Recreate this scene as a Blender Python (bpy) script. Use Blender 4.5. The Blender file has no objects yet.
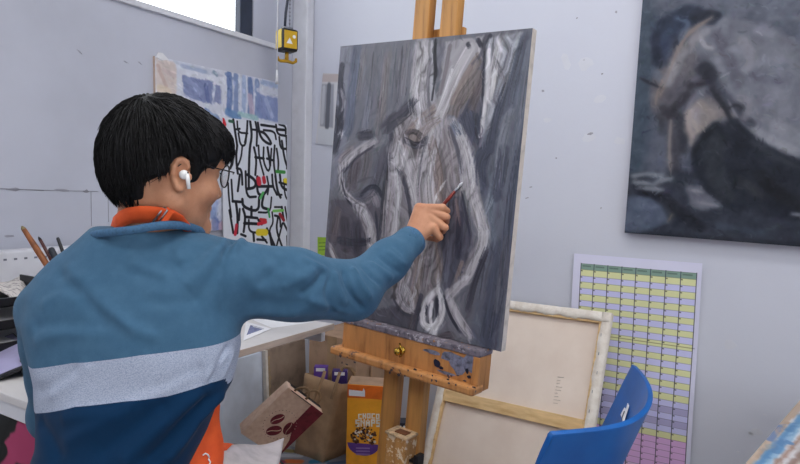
import bpy, math, random
import numpy as np
from mathutils import Vector, Matrix

rng = np.random.default_rng(7)
random.seed(7)
SC = bpy.context.scene
COL = SC.collection

# ------------------------------------------------------------------ camera
FPX, PITCH, ROLL, YAW, CAMH = 610.0, math.radians(3.94), math.atan(.027), math.radians(31.0), 1.15
CF = np.array([-math.sin(YAW)*math.cos(PITCH), math.cos(YAW)*math.cos(PITCH), -math.sin(PITCH)])
_r0 = np.array([math.cos(YAW), math.sin(YAW), 0.0]); _u0 = np.cross(_r0, CF)
CR = math.cos(ROLL)*_r0 + math.sin(ROLL)*_u0
CU = -math.sin(ROLL)*_r0 + math.cos(ROLL)*_u0
CP = np.array([0, 0, CAMH])
cam_d = bpy.data.cameras.new('camera'); cam = bpy.data.objects.new('camera', cam_d); COL.objects.link(cam)
cam_d.sensor_width = 36; cam_d.lens = 36*FPX/800; cam_d.clip_start = .03
M = Matrix.Identity(4)
for i in range(3):
    M[i][0], M[i][1], M[i][2], M[i][3] = CR[i], CU[i], -CF[i], CP[i]
cam.matrix_world = M
SC.camera = cam
LAT = np.array([math.cos(YAW), math.sin(YAW), 0.0])     # level directions across and away from the viewpoint
FWD = np.array([-math.sin(YAW), math.cos(YAW), 0.0])
UP = np.array([0, 0, 1.0])

def ray(x, y): return ((x-400)/FPX)*CR - ((y-232)/FPX)*CU + CF
def at(x, y, D): return CP + ray(x, y)*D
def onX(x, y, X): d = ray(x, y); return CP + d*(X/d[0])
def onY(x, y, Y): d = ray(x, y); return CP + d*(Y/d[1])
def onZ(x, y, z): d = ray(x, y); return CP + d*((z-CAMH)/d[2])
def proj(p):
    d = np.asarray(p, float)-CP
    w = d@CF
    return 400+FPX*(d@CR)/w, 232-FPX*(d@CU)/w, w
def unit(v): v = np.asarray(v, float); return v/np.linalg.norm(v)

# ------------------------------------------------------------------ materials
def lin(c):
    c = np.asarray(c, float)/255.0
    return np.where(c <= .04045, c/12.92, ((c+.055)/1.055)**2.4)
def rgba(c): return tuple(float(v) for v in lin(c)) + (1.0,)

class NT:
    def __init__(s, name):
        s.m = bpy.data.materials.new(name); s.m.use_nodes = True
        s.t = s.m.node_tree; s.n = s.t.nodes; s.n.clear()
        s.out = s.n.new('ShaderNodeOutputMaterial'); s.b = s.n.new('ShaderNodeBsdfPrincipled')
        s.t.links.new(s.b.outputs[0], s.out.inputs[0])
        s.co = s.n.new('ShaderNodeTexCoord')
    def L(s, a, b): s.t.links.new(a, b)
    def new(s, t, **kw):
        n = s.n.new(t)
        for k, v in kw.items(): setattr(n, k, v)
        return n
    def noise(s, scale, detail=3, rough=.55, stretch=(1, 1, 1), coord='Object'):
        mp = s.new('ShaderNodeMapping'); mp.inputs['Scale'].default_value = stretch
        s.L(s.co.outputs[coord], mp.inputs[0])
        n = s.new('ShaderNodeTexNoise'); n.inputs['Scale'].default_value = scale
        n.inputs['Detail'].default_value = detail; n.inputs['Roughness'].default_value = rough
        s.L(mp.outputs[0], n.inputs['Vector']); return n.outputs[0]
    def ramp(s, fac, stops):
        r = s.new('ShaderNodeValToRGB'); e = r.color_ramp.elements
        while len(e) < len(stops): e.new(.5)
        for i, (p, c) in enumerate(stops): e[i].position = p; e[i].color = rgba(c) if not isinstance(c, float) else (c, c, c, 1)
        s.L(fac, r.inputs[0]); return r.outputs[0]
    def mix(s, fac, a, b, mode='MIX'):
        n = s.new('ShaderNodeMix', data_type='RGBA', blend_type=mode)
        for sock, v in ((n.inputs[0], fac), (n.inputs[6], a), (n.inputs[7], b)):
            if isinstance(v, (int, float)): sock.default_value = v
            elif isinstance(v, tuple): sock.default_value = rgba(v)
            else: s.L(v, sock)
        return n.outputs[2]
    def math(s, op, a, b=0.0):
        n = s.new('ShaderNodeMath', operation=op)
        for sock, v in ((n.inputs[0], a), (n.inputs[1], b)):
            if isinstance(v, (int, float)): sock.default_value = v
            else: s.L(v, sock)
        return n.outputs[0]
    def color(s, v):
        if isinstance(v, tuple): s.b.inputs['Base Color'].default_value = rgba(v)
        else: s.L(v, s.b.inputs['Base Color'])
    def bump(s, h, strength=.2, dist=.002):
        n = s.new('ShaderNodeBump'); n.inputs['Strength'].default_value = strength; n.inputs['Distance'].default_value = dist
        s.L(h, n.inputs['Height']); s.L(n.outputs[0], s.b.inputs['Normal'])
    def set(s, rough=.6, metal=0, **kw):
        s.b.inputs['Roughness'].default_value = rough; s.b.inputs['Metallic'].default_value = metal
        for k, v in kw.items(): s.b.inputs[k.replace('_', ' ')].default_value = v
        return s.m

def plain(name, c, rough=.55, metal=0, var=.06, vs=14, bump=0, bs=120, bd=.001, stretch=(1, 1, 1), spec=.4):
    t = NT(name)
    c2 = tuple(max(0, v*(1-var*2.2)) for v in c); c3 = tuple(min(255, v*(1+var)) for v in c)
    t.color(t.ramp(t.noise(vs, 4, stretch=stretch), [(.3, c2), (.5, c), (.75, c3)]))
    if bump: t.bump(t.noise(bs, 3, stretch=stretch), bump, bd)
    m = t.set(rough, metal); t.b.inputs['Specular IOR Level'].default_value = spec
    return m
def wood(name, c, dark, scale=9, stretch=(1, 1, .12), rough=.5, spots=None):
    t = NT(name)
    g = t.noise(scale*6, 5, .6, stretch)
    col = t.ramp(g, [(.28, dark), (.5, c), (.78, tuple(min(255, v*1.12) for v in c))])
    big = t.noise(5, 3)
    col = t.mix(t.ramp(big, [(.45, 0.0), (.75, .45)]), col, dark)
    if spots:
        for k, (sc, thr, sp) in enumerate(spots):
            f = t.ramp(t.noise(sc, 4, .65, (1+.3*k, 1, 1)), [(thr, 0.0), (thr+.03, .9)])
            col = t.mix(f, col, sp)
    t.color(col); t.bump(g, .25, .001)
    return t.set(rough)
def painted(name, rough=.5, bump=.25, attr='Col', scale=260):
    t = NT(name)
    a = t.new('ShaderNodeAttribute', attribute_name=attr)
    t.color(a.outputs['Color'])
    t.bump(t.noise(scale, 3), bump, .0008)
    m = t.set(rough); t.b.inputs['Specular IOR Level'].default_value = .3
    return m

# ------------------------------------------------------------------ objects
def tag(o, label=None, cat=None, group=None, kind=None):
    if label: o['label'] = label
    if cat: o['category'] = cat
    if group: o['group'] = group
    if kind: o['kind'] = kind
    return o
def thing(name, loc, label, cat, group=None):
    o = bpy.data.objects.new(name, None); COL.objects.link(o)
    o.location = Vector([float(v) for v in loc]); o.empty_display_size = .05
    return tag(o, label, cat, group)
def world_loc(o):
    v = Vector((0, 0, 0))
    while o is not None: v = v + o.location; o = o.parent
    return np.array(v)

class MB:
    def __init__(s): s.v = []; s.f = []; s.mi = []; s.sm = []
    def add(s, vs, fs, mi=0, smooth=False):
        n = len(s.v); s.v += [tuple(float(c) for c in p) for p in vs]
        for f in fs: s.f.append(tuple(i+n for i in f)); s.mi.append(mi); s.sm.append(smooth)
        return s
    def box(s, c, size, axes=None, mi=0):
        ax = np.eye(3) if axes is None else np.array([unit(a) for a in axes])
        c = np.asarray(c, float); h = np.asarray(size, float)/2
        vs = [c + ax[0]*h[0]*i + ax[1]*h[1]*j + ax[2]*h[2]*k for i in (-1, 1) for j in (-1, 1) for k in (-1, 1)]
        fs = [(0, 1, 3, 2), (4, 6, 7, 5), (0, 4, 5, 1), (2, 3, 7, 6), (0, 2, 6, 4), (1, 5, 7, 3)]
        if np.linalg.det(ax) < 0: fs = [f[::-1] for f in fs]
        return s.add(vs, fs, mi)
    def bb(s, lo, hi, mi=0):
        lo, hi = np.minimum(lo, hi), np.maximum(lo, hi)
        return s.box((lo+hi)/2, hi-lo, None, mi)
    def hexa(s, b, t, mi=0):            # four bottom points, four top points, same winding (ccw seen from the top)
        return s.add(list(b)+list(t), [(3, 2, 1, 0), (4, 5, 6, 7)]+[(i, (i+1) % 4, 4+(i+1) % 4, 4+i) for i in range(4)], mi)
    def slab(s, poly, n, th, mi=0):     # flat outline with thickness th along n
        poly = [np.asarray(p, float) for p in poly]; n = unit(n); k = len(poly)
        nn = sum(np.cross(poly[i]-poly[0], poly[(i+1) % k]-poly[0]) for i in range(1, k-1))
        if nn@n < 0: poly = poly[::-1]
        return s.add([p-n*th for p in poly]+poly, [tuple(range(k))[::-1], tuple(range(k, 2*k))]+[(i, (i+1) % k, k+(i+1) % k, k+i) for i in range(k)], mi)
    def tube(s, pts, r, seg=10, mi=0, cap=True, flat=None):
        pts = [np.asarray(p, float) for p in pts]; n = len(pts)
        rs = [r]*n if np.isscalar(r) else list(r)
        vs = []; prev = None
        for i, p in enumerate(pts):
            t = unit(pts[min(i+1, n-1)]-pts[max(i-1, 0)])
            a = prev if prev is not None else (np.array([0, 0, 1.]) if abs(t[2]) < .9 else np.array([1., 0, 0]))
            x = a - t*(a@t)
            x = unit(x); y = np.cross(t, x); prev = x
            for k in range(seg):
                q = 2*math.pi*k/seg
                vs.append(p + x*math.cos(q)*rs[i] + y*math.sin(q)*rs[i]*(flat or 1))
        fs = [(i*seg+k, i*seg+(k+1) % seg, (i+1)*seg+(k+1) % seg, (i+1)*seg+k) for i in range(n-1) for k in range(seg)]
        if cap: fs += [tuple(range(seg))[::-1], tuple(range((n-1)*seg, n*seg))]
        return s.add(vs, fs, mi, True)
    def lathe(s, c, prof, ax=UP, seg=24, mi=0):
        ax = unit(ax); a = np.array([1., 0, 0]) if abs(ax[0]) < .9 else np.array([0, 1., 0])
        x = unit(a-ax*(a@ax)); y = np.cross(ax, x); c = np.asarray(c, float)
        vs = [c+ax*h+(x*math.cos(2*math.pi*k/seg)+y*math.sin(2*math.pi*k/seg))*max(r, 1e-5) for r, h in prof for k in range(seg)]
        n = len(prof)
        fs = [(i*seg+k, i*seg+(k+1) % seg, (i+1)*seg+(k+1) % seg, (i+1)*seg+k) for i in range(n-1) for k in range(seg)]
        return s.add(vs, fs, mi, True)
    def grid(s, P, mi=0, smooth=True):  # P[i][j] points
        n, m = len(P), len(P[0])
        return s.add([p for r in P for p in r], [(i*m+j, i*m+j+1, (i+1)*m+j+1, (i+1)*m+j) for i in range(n-1) for j in range(m-1)], mi, smooth)
    def build(s, name, mat, parent=None, bevel=0, solid=0, sub=0, label=None, at_base=False):
        me = bpy.data.meshes.new(name)
        off = world_loc(parent) if parent is not None else np.zeros(3)
        base = np.zeros(3)
        v = np.array(s.v)
        if parent is None and at_base:
            base = np.array([(v[:, 0].min()+v[:, 0].max())/2, (v[:, 1].min()+v[:, 1].max())/2, v[:, 2].min()])
        elif parent is not None:
            base = np.array([(v[:, 0].min()+v[:, 0].max())/2, (v[:, 1].min()+v[:, 1].max())/2, v[:, 2].min()])-off
        me.from_pydata([tuple(p) for p in v-off-base], [], s.f)
        mats = mat if isinstance(mat, (list, tuple)) else [mat]
        for m in mats: me.materials.append(m)
        me.polygons.foreach_set('material_index', s.mi); me.polygons.foreach_set('use_smooth', s.sm)
        me.update()
        o = bpy.data.objects.new(name, me); COL.objects.link(o)
        o.location = Vector([float(c) for c in base])
        if parent is not None: o.parent = parent
        if solid:
            q = o.modifiers.new('solid', 'SOLIDIFY'); q.thickness = solid; q.offset = 0
        if sub:
            q = o.modifiers.new('sub', 'SUBSURF'); q.levels = sub; q.render_levels = sub
        if bevel:
            q = o.modifiers.new('bevel', 'BEVEL'); q.width = bevel; q.segments = 2; q.limit_method = 'ANGLE'; q.angle_limit = .6
            q.harden_normals = False
        if label: o['label'] = label
        return o

def big_mesh(name, V, Fq, mat, parent=None, attrs=None, smooth=True):
    """fast path for dense meshes: V (n,3), Fq (m,4) or (m,3); attrs {name: (n,) or (n,3) linear colour}"""
    V = np.asarray(V, np.float64); Fq = np.asarray(Fq, np.int32)
    base = np.array([(V[:, 0].min()+V[:, 0].max())/2, (V[:, 1].min()+V[:, 1].max())/2, V[:, 2].min()])
    off = world_loc(parent) if parent is not None else np.zeros(3)
    me = bpy.data.meshes.new(name); k = Fq.shape[1]
    me.vertices.add(len(V)); me.vertices.foreach_set('co', (V-base).astype(np.float32).ravel())
    me.loops.add(Fq.size); me.loops.foreach_set('vertex_index', Fq.ravel())
    me.polygons.add(len(Fq)); me.polygons.foreach_set('loop_start', np.arange(0, Fq.size, k, dtype=np.int32))
    try: me.polygons.foreach_set('loop_total', np.full(len(Fq), k, np.int32))
    except Exception: pass
    me.update(calc_edges=True)
    me.polygons.foreach_set('use_smooth', np.full(len(Fq), bool(smooth)))
    for an, a in (attrs or {}).items():
        if a.ndim == 1:
            at_ = me.attributes.new(an, 'FLOAT', 'POINT'); at_.data.foreach_set('value', a.astype(np.float32))
        else:
            at_ = me.attributes.new(an, 'FLOAT_COLOR', 'POINT')
            at_.data.foreach_set('color', np.concatenate([a, np.ones((len(a), 1))], 1).astype(np.float32).ravel())
    for m in (mat if isinstance(mat, (list, tuple)) else [mat]): me.materials.append(m)
    me.update()
    o = bpy.data.objects.new(name, me); COL.objects.link(o)
    o.location = Vector([float(c) for c in base-off])
    if parent is not None: o.parent = parent
    return o

# ------------------------------------------------------------------ pigment: a small stroke painter (colours of real paint on real surfaces)
def vnoise(h, w, cells, seed=0, aspect=1.0):
    g = np.random.default_rng(seed)
    a = g.random((max(2, int(cells*aspect))+2, cells+2))
    y = np.linspace(0, a.shape[0]-1.001, h); x = np.linspace(0, a.shape[1]-1.001, w)
    yi = y.astype(int); xi = x.astype(int); fy = (y-yi)[:, None]; fx = (x-xi)[None, :]
    fy = fy*fy*(3-2*fy); fx = fx*fx*(3-2*fx)
    a00 = a[yi][:, xi]; a01 = a[yi][:, xi+1]; a10 = a[yi+1][:, xi]; a11 = a[yi+1][:, xi+1]
    return (a00*(1-fx)+a01*fx)*(1-fy)+(a10*(1-fx)+a11*fx)*fy
def fbm(h, w, cells, seed=0, aspect=1.0, oct=4):
    o = np.zeros((h, w)); amp = 1; tot = 0
    for i in range(oct): o += amp*vnoise(h, w, cells*2**i, seed+i, aspect); tot += amp; amp *= .55
    return o/tot

class Paint:
    def __init__(s, w, h, base, to_px):
        s.w, s.h = w, h; s.a = np.empty((h, w, 3)); s.a[:] = base; s.to = to_px   # to_px: photo point -> grid coordinate
        s.flow = []; s.log = []; s.r = np.random.default_rng(w*h)
    def mottle(s, amp, cells, seed=1, aspect=1.0, tint=None):
        n = (fbm(s.h, s.w, cells, seed, aspect)-.5)[..., None]*2*amp
        s.a += n*(np.array(tint) if tint is not None else 1.0)
    def _pts(s, pts, raw): return np.array([p if raw else s.to(*p) for p in pts], float)
    def stroke(s, pts, width, col, alpha=.9, soft=.5, raw=False, flow=True, taper=False, rag=.35):
        if not raw: s.log.append((pts, width, col, alpha, soft))
        P = s._pts(pts, raw)
        if len(P) == 1: P = np.vstack([P, P+.01])
        # smooth the path
        if len(P) > 2:
            for _ in range(2):
                Q = [P[0]]
                for i in range(len(P)-1): Q += [P[i]*.75+P[i+1]*.25, P[i]*.25+P[i+1]*.75]
                Q.append(P[-1]); P = np.array(Q)
        if flow: s.flow += [((P[i]+P[i+1])/2, P[i+1]-P[i]) for i in range(len(P)-1)]
        w = width/2*s.scale if not raw else width/2
        x0, y0 = np.floor(P.min(0)-w*1.5-2).astype(int); x1, y1 = np.ceil(P.max(0)+w*1.5+2).astype(int)
        x0, y0, x1, y1 = max(x0, 0), max(y0, 0), min(x1, s.w), min(y1, s.h)
        if x1 <= x0 or y1 <= y0: return
        X, Y = np.meshgrid(np.arange(x0, x1), np.arange(y0, y1))
        D = np.full(X.shape, 1e9); n = len(P)-1
        for i in range(n):
            a, b = P[i], P[i+1]; ab = b-a; L = max(ab@ab, 1e-9)
            t = np.clip(((X-a[0])*ab[0]+(Y-a[1])*ab[1])/L, 0, 1)
            ww = w
            if taper:
                u = (i+t)/n; ww = w*np.clip(np.minimum(u*4, (1-u)*2.5), .25, 1)
            D = np.minimum(D, np.hypot(X-a[0]-t*ab[0], Y-a[1]-t*ab[1])/ww)
        if rag: D = D + (s.rough[y0:y1, x0:x1]-.5)*rag
        m = np.clip((1-D)/max(soft, .02)+.5, 0, 1)[..., None]*alpha
        s.a[y0:y1, x0:x1] = s.a[y0:y1, x0:x1]*(1-m)+np.array(col, float)*m
    def poly(s, pts, col, alpha=1.0, soft=2.0, raw=False, rag=0.0):
        P = s._pts(pts, raw)
        x0, y0 = np.floor(P.min(0)-soft-2).astype(int); x1, y1 = np.ceil(P.max(0)+soft+2).astype(int)
        x0, y0, x1, y1 = max(x0, 0), max(y0, 0), min(x1, s.w), min(y1, s.h)
        if x1 <= x0 or y1 <= y0: return
        X, Y = np.meshgrid(np.arange(x0, x1), np.arange(y0, y1)); D = np.full(X.shape, 1e9); ins = np.zeros(X.shape, bool)
        n = len(P)
        for i in range(n):
            a, b = P[i], P[(i+1) % n]; ab = b-a; L = max(ab@ab, 1e-9)
            t = np.clip(((X-a[0])*ab[0]+(Y-a[1])*ab[1])/L, 0, 1)
            D = np.minimum(D, np.hypot(X-a[0]-t*ab[0], Y-a[1]-t*ab[1]))
            c = (a[1] > Y) != (b[1] > Y)
            with np.errstate(divide='ignore', invalid='ignore'):
                ins ^= c & (X < (b[0]-a[0])*(Y-a[1])/(b[1]-a[1]+1e-12)+a[0])
        D = np.where(ins, D, -D)
        if rag: D = D + (s.rough[y0:y1, x0:x1]-.5)*rag
        m = np.clip(D/soft+.5, 0, 1)[..., None]*alpha
        s.a[y0:y1, x0:x1] = s.a[y0:y1, x0:x1]*(1-m)+np.array(col, float)*m
    def prep(s, scale, seed=3):
        s.scale = scale; s.rough = fbm(s.h, s.w, max(8, s.w//8), seed, s.h/s.w, 3); return s
    def brush(s, n, length, width, jit=14, alpha=.55, default=(0, 1), spread=.25, near=None):
        F = np.array([f[0] for f in s.flow]) if s.flow else np.zeros((0, 2)); T = np.array([f[1] for f in s.flow]) if s.flow else np.zeros((0, 2))
        for _ in range(n):
            p = s.r.random(2)*[s.w-1, s.h-1]
            d = np.array(default, float)
            if len(F):
                q = ((F-p)**2).sum(1); k = q.argmin()
                if near is not None and q[k] > (s.w*near)**2: continue
                if q[k] < (s.w*.16)**2: d = T[k]
            d = d/(np.linalg.norm(d)+1e-9); an = s.r.normal(0, spread); c, sn = math.cos(an), math.sin(an)
            d = np.array([d[0]*c-d[1]*sn, d[0]*sn+d[1]*c])
            c0 = s.a[int(p[1]), int(p[0])]; col = np.clip(c0+s.r.normal(0, jit)+s.r.normal(0, 2.5, 3), 8, 240)
            l = length*(.4+s.r.random())
            b = np.array([-d[1], d[0]])*s.r.normal(0, .18)*l
            s.stroke([p-d*l/2, p+b, p+d*l/2], width*(.5+s.r.random()), col, alpha, .8, raw=True, flow=False, taper=True)
    def blur(s, r, k=.7):
        b = s.a.copy()
        for ax in (0, 1):
            p = np.pad(b, [(r, r) if i == ax else (0, 0) for i in range(3)], mode='edge'); c = np.cumsum(p, axis=ax); n = b.shape[ax]
            z = np.zeros_like(np.take(c, [0], ax)); c = np.concatenate([z, c], ax)
            b = (np.take(c, np.arange(2*r+1, 2*r+1+n), ax)-np.take(c, np.arange(0, n), ax))/(2*r+1)
        s.a = s.a*(1-k)+b*k
    def grain(s, mask, period, seed, amp, tilt=0.0, warp=1.6):
        """weathered-wood grain laid into the paint: warped ridges running down the canvas, inside a 0..1 mask"""
        Y, X = np.mgrid[0:s.h, 0:s.w]
        w1 = fbm(s.h, s.w, 4, seed, s.h/s.w, 4)-.5; w2 = fbm(s.h, s.w, 9, seed+7, s.h/s.w*.45, 3)-.5
        u = (X+tilt*Y)/period+w1*warp*s.w/period*.42+w2*warp*s.w/period*.10
        r = np.abs(((u) % 1.0)-.5)*2; r2 = np.abs(((u*2.3+w2*3) % 1.0)-.5)*2
        f = (1-np.clip(r*2.6, 0, 1))*-1.0+np.clip((r-.55)*2.2, 0, 1)*.55+((1-np.clip(r2*3, 0, 1))*-.55+np.clip(r2-.6, 0, 1)*.8)*.7
        g = .35+.65*np.clip((fbm(s.h, s.w, 6, seed+3, s.h/s.w, 3)-.35)*3.2, 0, 1)
        s.a *= (1+np.clip(f, -1.1, .8)*amp*mask*g)[..., None]
    def redo(s, wmax, alpha, wk=.7, soft=.5):
        for pts, width, col, a, so in list(s.log):
            if width <= wmax: s.stroke([s.to(*p) for p in pts], width*s.scale*wk, np.array(col, float), alpha, soft, raw=True, flow=False, taper=True)
    def fibres(s, wmin=5, dens=.9, hi=1.22, lo=.66, wl=1.0, alpha=.7):
        for pts, width, col, a, so in list(s.log):
            if width < wmin or len(pts) < 2: continue
            Q = np.array([s.to(*p) for p in pts], float)
            for _ in range(2):
                R = [Q[0]]
                for i in range(len(Q)-1): R += [Q[i]*.75+Q[i+1]*.25, Q[i]*.25+Q[i+1]*.75]
                R.append(Q[-1]); Q = np.array(R)
            T = np.gradient(Q, axis=0); T /= np.linalg.norm(T, axis=1, keepdims=True)+1e-9; Nn = np.stack([-T[:, 1], T[:, 0]], 1)
            for _ in range(int(width*dens)+1):
                o = s.r.uniform(-.52, .52)*width*s.scale; i0 = s.r.integers(0, max(1, len(Q)-3)); i1 = min(len(Q), i0+s.r.integers(3, len(Q)+1))
                wob = s.r.normal(0, .10)*width*s.scale*np.sin(np.linspace(0, s.r.uniform(2, 6), len(Q)))
                k = s.r.uniform(1.03, hi) if s.r.random() < .55 else s.r.uniform(lo, .92)
                c = np.clip(np.array(col, float)*k+s.r.normal(0, 2, 3), 12, 226)
                s.stroke(Q[i0:i1]+Nn[i0:i1]*(o+wob[i0:i1])[:, None], wl*s.scale*s.r.uniform(.7, 1.7), c, alpha*s.r.uniform(.6, 1), .5, raw=True, flow=False, taper=True)
    def lin(s): return lin(np.clip(s.a, 0, 255)).reshape(-1, 3)

def sheet(name, TL, ux, dz, W, H, paint, mat, parent, bend=None):
    """dense quad grid carrying one colour per vertex; ux, dz unit vectors right and down"""
    nx, ny = paint.w, paint.h
    u = np.linspace(0, W, nx)[None, :, None]; v = np.linspace(0, H, ny)[:, None, None]
    V = np.asarray(TL)[None, None, :]+u*np.asarray(ux)+v*np.asarray(dz)
    if bend is not None: V = V+bend(u/W, v/H)
    V = V.reshape(-1, 3)
    i = (np.arange(ny-1)[:, None]*nx+np.arange(nx-1)[None, :]).ravel()
    Fq = np.stack([i, i+nx, i+nx+1, i+1], 1)
    return big_mesh(name, V, Fq, mat, parent, {'Col': paint.lin()})
def plane_to(TL, ux, dz, W, H, nx, ny):
    TL = np.asarray(TL, float); n = np.cross(ux, dz)
    def f(x, y):
        d = ray(x, y); t = ((TL-CP)@n)/(d@n); p = CP+d*t-TL
        return np.array([(p@ux)/W*(nx-1), (p@dz)/H*(ny-1)])
    return f
EXPO = -0.06
# ------------------------------------------------------------------ shared materials
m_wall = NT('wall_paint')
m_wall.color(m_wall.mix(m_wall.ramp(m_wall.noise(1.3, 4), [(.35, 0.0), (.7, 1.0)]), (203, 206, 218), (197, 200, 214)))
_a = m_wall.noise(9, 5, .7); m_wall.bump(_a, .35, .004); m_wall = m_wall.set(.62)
m_white = plain('white_gloss', (214, 215, 222), .35, var=.02)
m_ceil = plain('ceiling_paint', (225, 225, 225), .8, var=.02)
m_floor = plain('grey_vinyl', (158, 154, 150), .4, var=.08, vs=7)
m_dark_frame = plain('dark_window_frame', (40, 48, 66), .4, var=.05)
m_scuff = plain('wall_scuff', (150, 150, 160), .8, var=.1)
m_filler = plain('wall_filler', (205, 207, 217), .85, var=.01)
m_pine = wood('easel_wood', (190, 132, 76), (140, 90, 46), spots=[(26, .70, (58, 48, 60)), (60, .72, (110, 106, 122))])
m_pine_mast = wood('mast_wood', (188, 136, 74), (140, 90, 42), stretch=(1, 1, .06), spots=[(34, .74, (60, 44, 34))])
m_ledge = wood('paint_crusted_ledge', (120, 112, 122), (54, 52, 66), 14, (1, 1, 1), .6, spots=[(30, .58, (176, 170, 180)), (44, .62, (160, 110, 62)), (38, .64, (40, 42, 56))])
m_lip = wood('tray_lip_wood', (194, 136, 80), (150, 98, 52), spots=[(40, .62, (78, 62, 62)), (75, .64, (60, 52, 66)), (22, .70, (150, 146, 165))])
m_brass = plain('brass', (176, 142, 62), .25, 1.0, var=.1)
m_steel = plain('steel', (150, 152, 158), .3, 1.0, var=.06)
m_black = plain('black_plastic', (24, 24, 28), .4, var=.1)
m_raw = NT('raw_canvas_cloth'); m_raw.color(m_raw.ramp(m_raw.noise(6, 4), [(.3, (222, 205, 192)), (.7, (234, 220, 208))]))
m_raw.bump(m_raw.noise(420, 2), .25, .0006); m_raw = m_raw.set(.85)
m_prime = NT('primed_canvas_fold'); m_prime.color(m_prime.ramp(m_prime.noise(30, 4), [(.3, (212, 202, 190)), (.65, (232, 226, 218))]))
m_prime.bump(m_prime.noise(55, 4), .8, .004); m_prime = m_prime.set(.8)
m_bar = wood('stretcher_pine', (222, 190, 140), (196, 156, 104), 7, (.12, 1, 1))
m_kraft = NT('kraft_paper'); m_kraft.color(m_kraft.ramp(m_kraft.noise(20, 5), [(.3, (160, 130, 100)), (.7, (186, 154, 120))]))
m_kraft.bump(m_kraft.noise(16, 4), .5, .006); m_kraft = m_kraft.set(.75)
m_card = plain('cardboard', (168, 138, 114), .8, var=.06, bump=.2, bs=50)
m_paper = plain('white_paper', (226, 226, 230), .8, var=.02)
m_paint = painted('oil_paint', .42, .45)
m_matte_paint = painted('matte_print', .7, .05)

# ------------------------------------------------------------------ the room
XW, YW, XE, YS, ZC = -2.06, 2.40, 3.3, -3.2, 2.95
def struct(name, mb, mat, label, **kw):
    o = mb.build(name, mat, **kw); tag(o, label, kw.get('cat', None), kind='structure'); return o
struct('floor', MB().bb(np.array([XW-.06, YS-.1, -.1]), np.array([XE+.1, YW+.1, 0.])), m_floor, 'grey vinyl studio floor')['category'] = 'floor'
struct('ceiling', MB().bb(np.array([XW-.06, YS-.1, ZC]), np.array([XE+.1, YW+.1, ZC+.1])), m_ceil, 'white studio ceiling above the easel')['category'] = 'ceiling'
wb = struct('wall_back', MB().bb(np.array([XW-.06, YW, 0.]), np.array([XE+.1, YW+.1, ZC])), m_wall, 'white painted wall behind the easel and the figure painting'); wb['category'] = 'wall'
RY0, RY1, RZ0, RZ1 = -1.7, 1.3, .95, 2.55  # opening for the added window, which lets in fill light
w = MB(); w.bb(np.array([XE, YS, 0.]), np.array([XE+.1, YW, RZ0])); w.bb(np.array([XE, YS, RZ1]), np.array([XE+.1, YW, ZC])); w.bb(np.array([XE, YS, RZ0]), np.array([XE+.1, RY0, RZ1])); w.bb(np.array([XE, RY1, RZ0]), np.array([XE+.1, YW, RZ1]))
struct('wall_right', w, m_wall, 'plain white wall far to the right of the studio with an added fill-light window')['category'] = 'wall'
struct('wall_front', MB().bb(np.array([XW-.06, YS-.1, 0.]), np.array([XE+.1, YS, ZC])), m_wall, 'plain white wall opposite the easel wall')['category'] = 'wall'
WY0, WY1, WZ0, WZ1 = -1.6, 2.078, 1.825, 2.75
w = MB()
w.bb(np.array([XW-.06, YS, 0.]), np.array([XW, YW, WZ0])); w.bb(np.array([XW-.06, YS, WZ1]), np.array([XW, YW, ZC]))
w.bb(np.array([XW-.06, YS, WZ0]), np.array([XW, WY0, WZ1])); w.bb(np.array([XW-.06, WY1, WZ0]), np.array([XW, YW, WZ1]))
m_wall_dim = plain('wall_paint_dimmed', (187, 190, 203), .65, var=.02, vs=2, bump=.3, bs=9, bd=.004)  # white paint darkened: the wall's dimmer light is put into its colour
wl = struct('wall_left', w, m_wall_dim, 'white painted wall under the high window'); wl['category'] = 'wall'
# filled chase, pencil lines and scuffs that stay on the walls
def mark(px, py, w_, h_, ang=0, wall='L', d=.0012):
    if wall == 'L': p = onX(px, py, XW+d); a, n = np.array([0, 1., 0]), np.array([1., 0, 0])
    else: p = onY(px, py, YW-d); a, n = np.array([1., 0, 0]), np.array([0, -1., 0])
    u = a*math.cos(ang)+UP*math.sin(ang); v = np.cross(n, u)
    k = 9; r = [1+random.uniform(-.35, .35) for _ in range(k)]
    return [p+u*w_/2*math.cos(6.283*i/k)*r[i]+v*h_/2*math.sin(6.283*i/k)*r[i] for i in range(k)], n
sc = MB()
for (px, py, w_, h_, an) in [(14, 189.5, .055, .012, 0), (62, 190, .05, .010, 0), (86, 191.5, .022, .012, 0), (140, 63, .018, .004, -.5), (126, 62, .02, .004, -.3), (80, 52, .02, .004, -.6), (10, 236, .03, .008, 0)]:
    q, n = mark(px, py, w_, h_, an); sc.slab(q, n, .0008)
for x0, x1, y0, y1, th in [(0, 44, 188.6, 190.4, .0035), (44, 98, 190.2, 191.5, .002), (91, 91.5, 192, 226, .002), (108, 108.6, 195, 222, .002)]:
    a, b = onX(x0, y0, XW+.001), onX(x1, y1, XW+.001); sc.tube([a, b], th/2, 5)
o = sc.build('wall_scuff', m_scuff, wl)
sc = MB(); fl = MB()
for (px, py, w_, h_, an) in [(543, 91, .010, .010, 0), (590, 134, .022, .010, .1), (577, 18, .010, .006, .6), (616, 12, .008, .008, 0), (531, 187, .014, .006, .2), (527, 198, .016, .004, .3), (602, 74, .008, .006, 0), (584, 60, .006, .006, 0), (556, 158, .006, .006, 0), (601, 208, .006, .008, 0)]:
    q, n = mark(px, py, w_, h_, an, 'B'); sc.slab(q, n, .0008)
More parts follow.
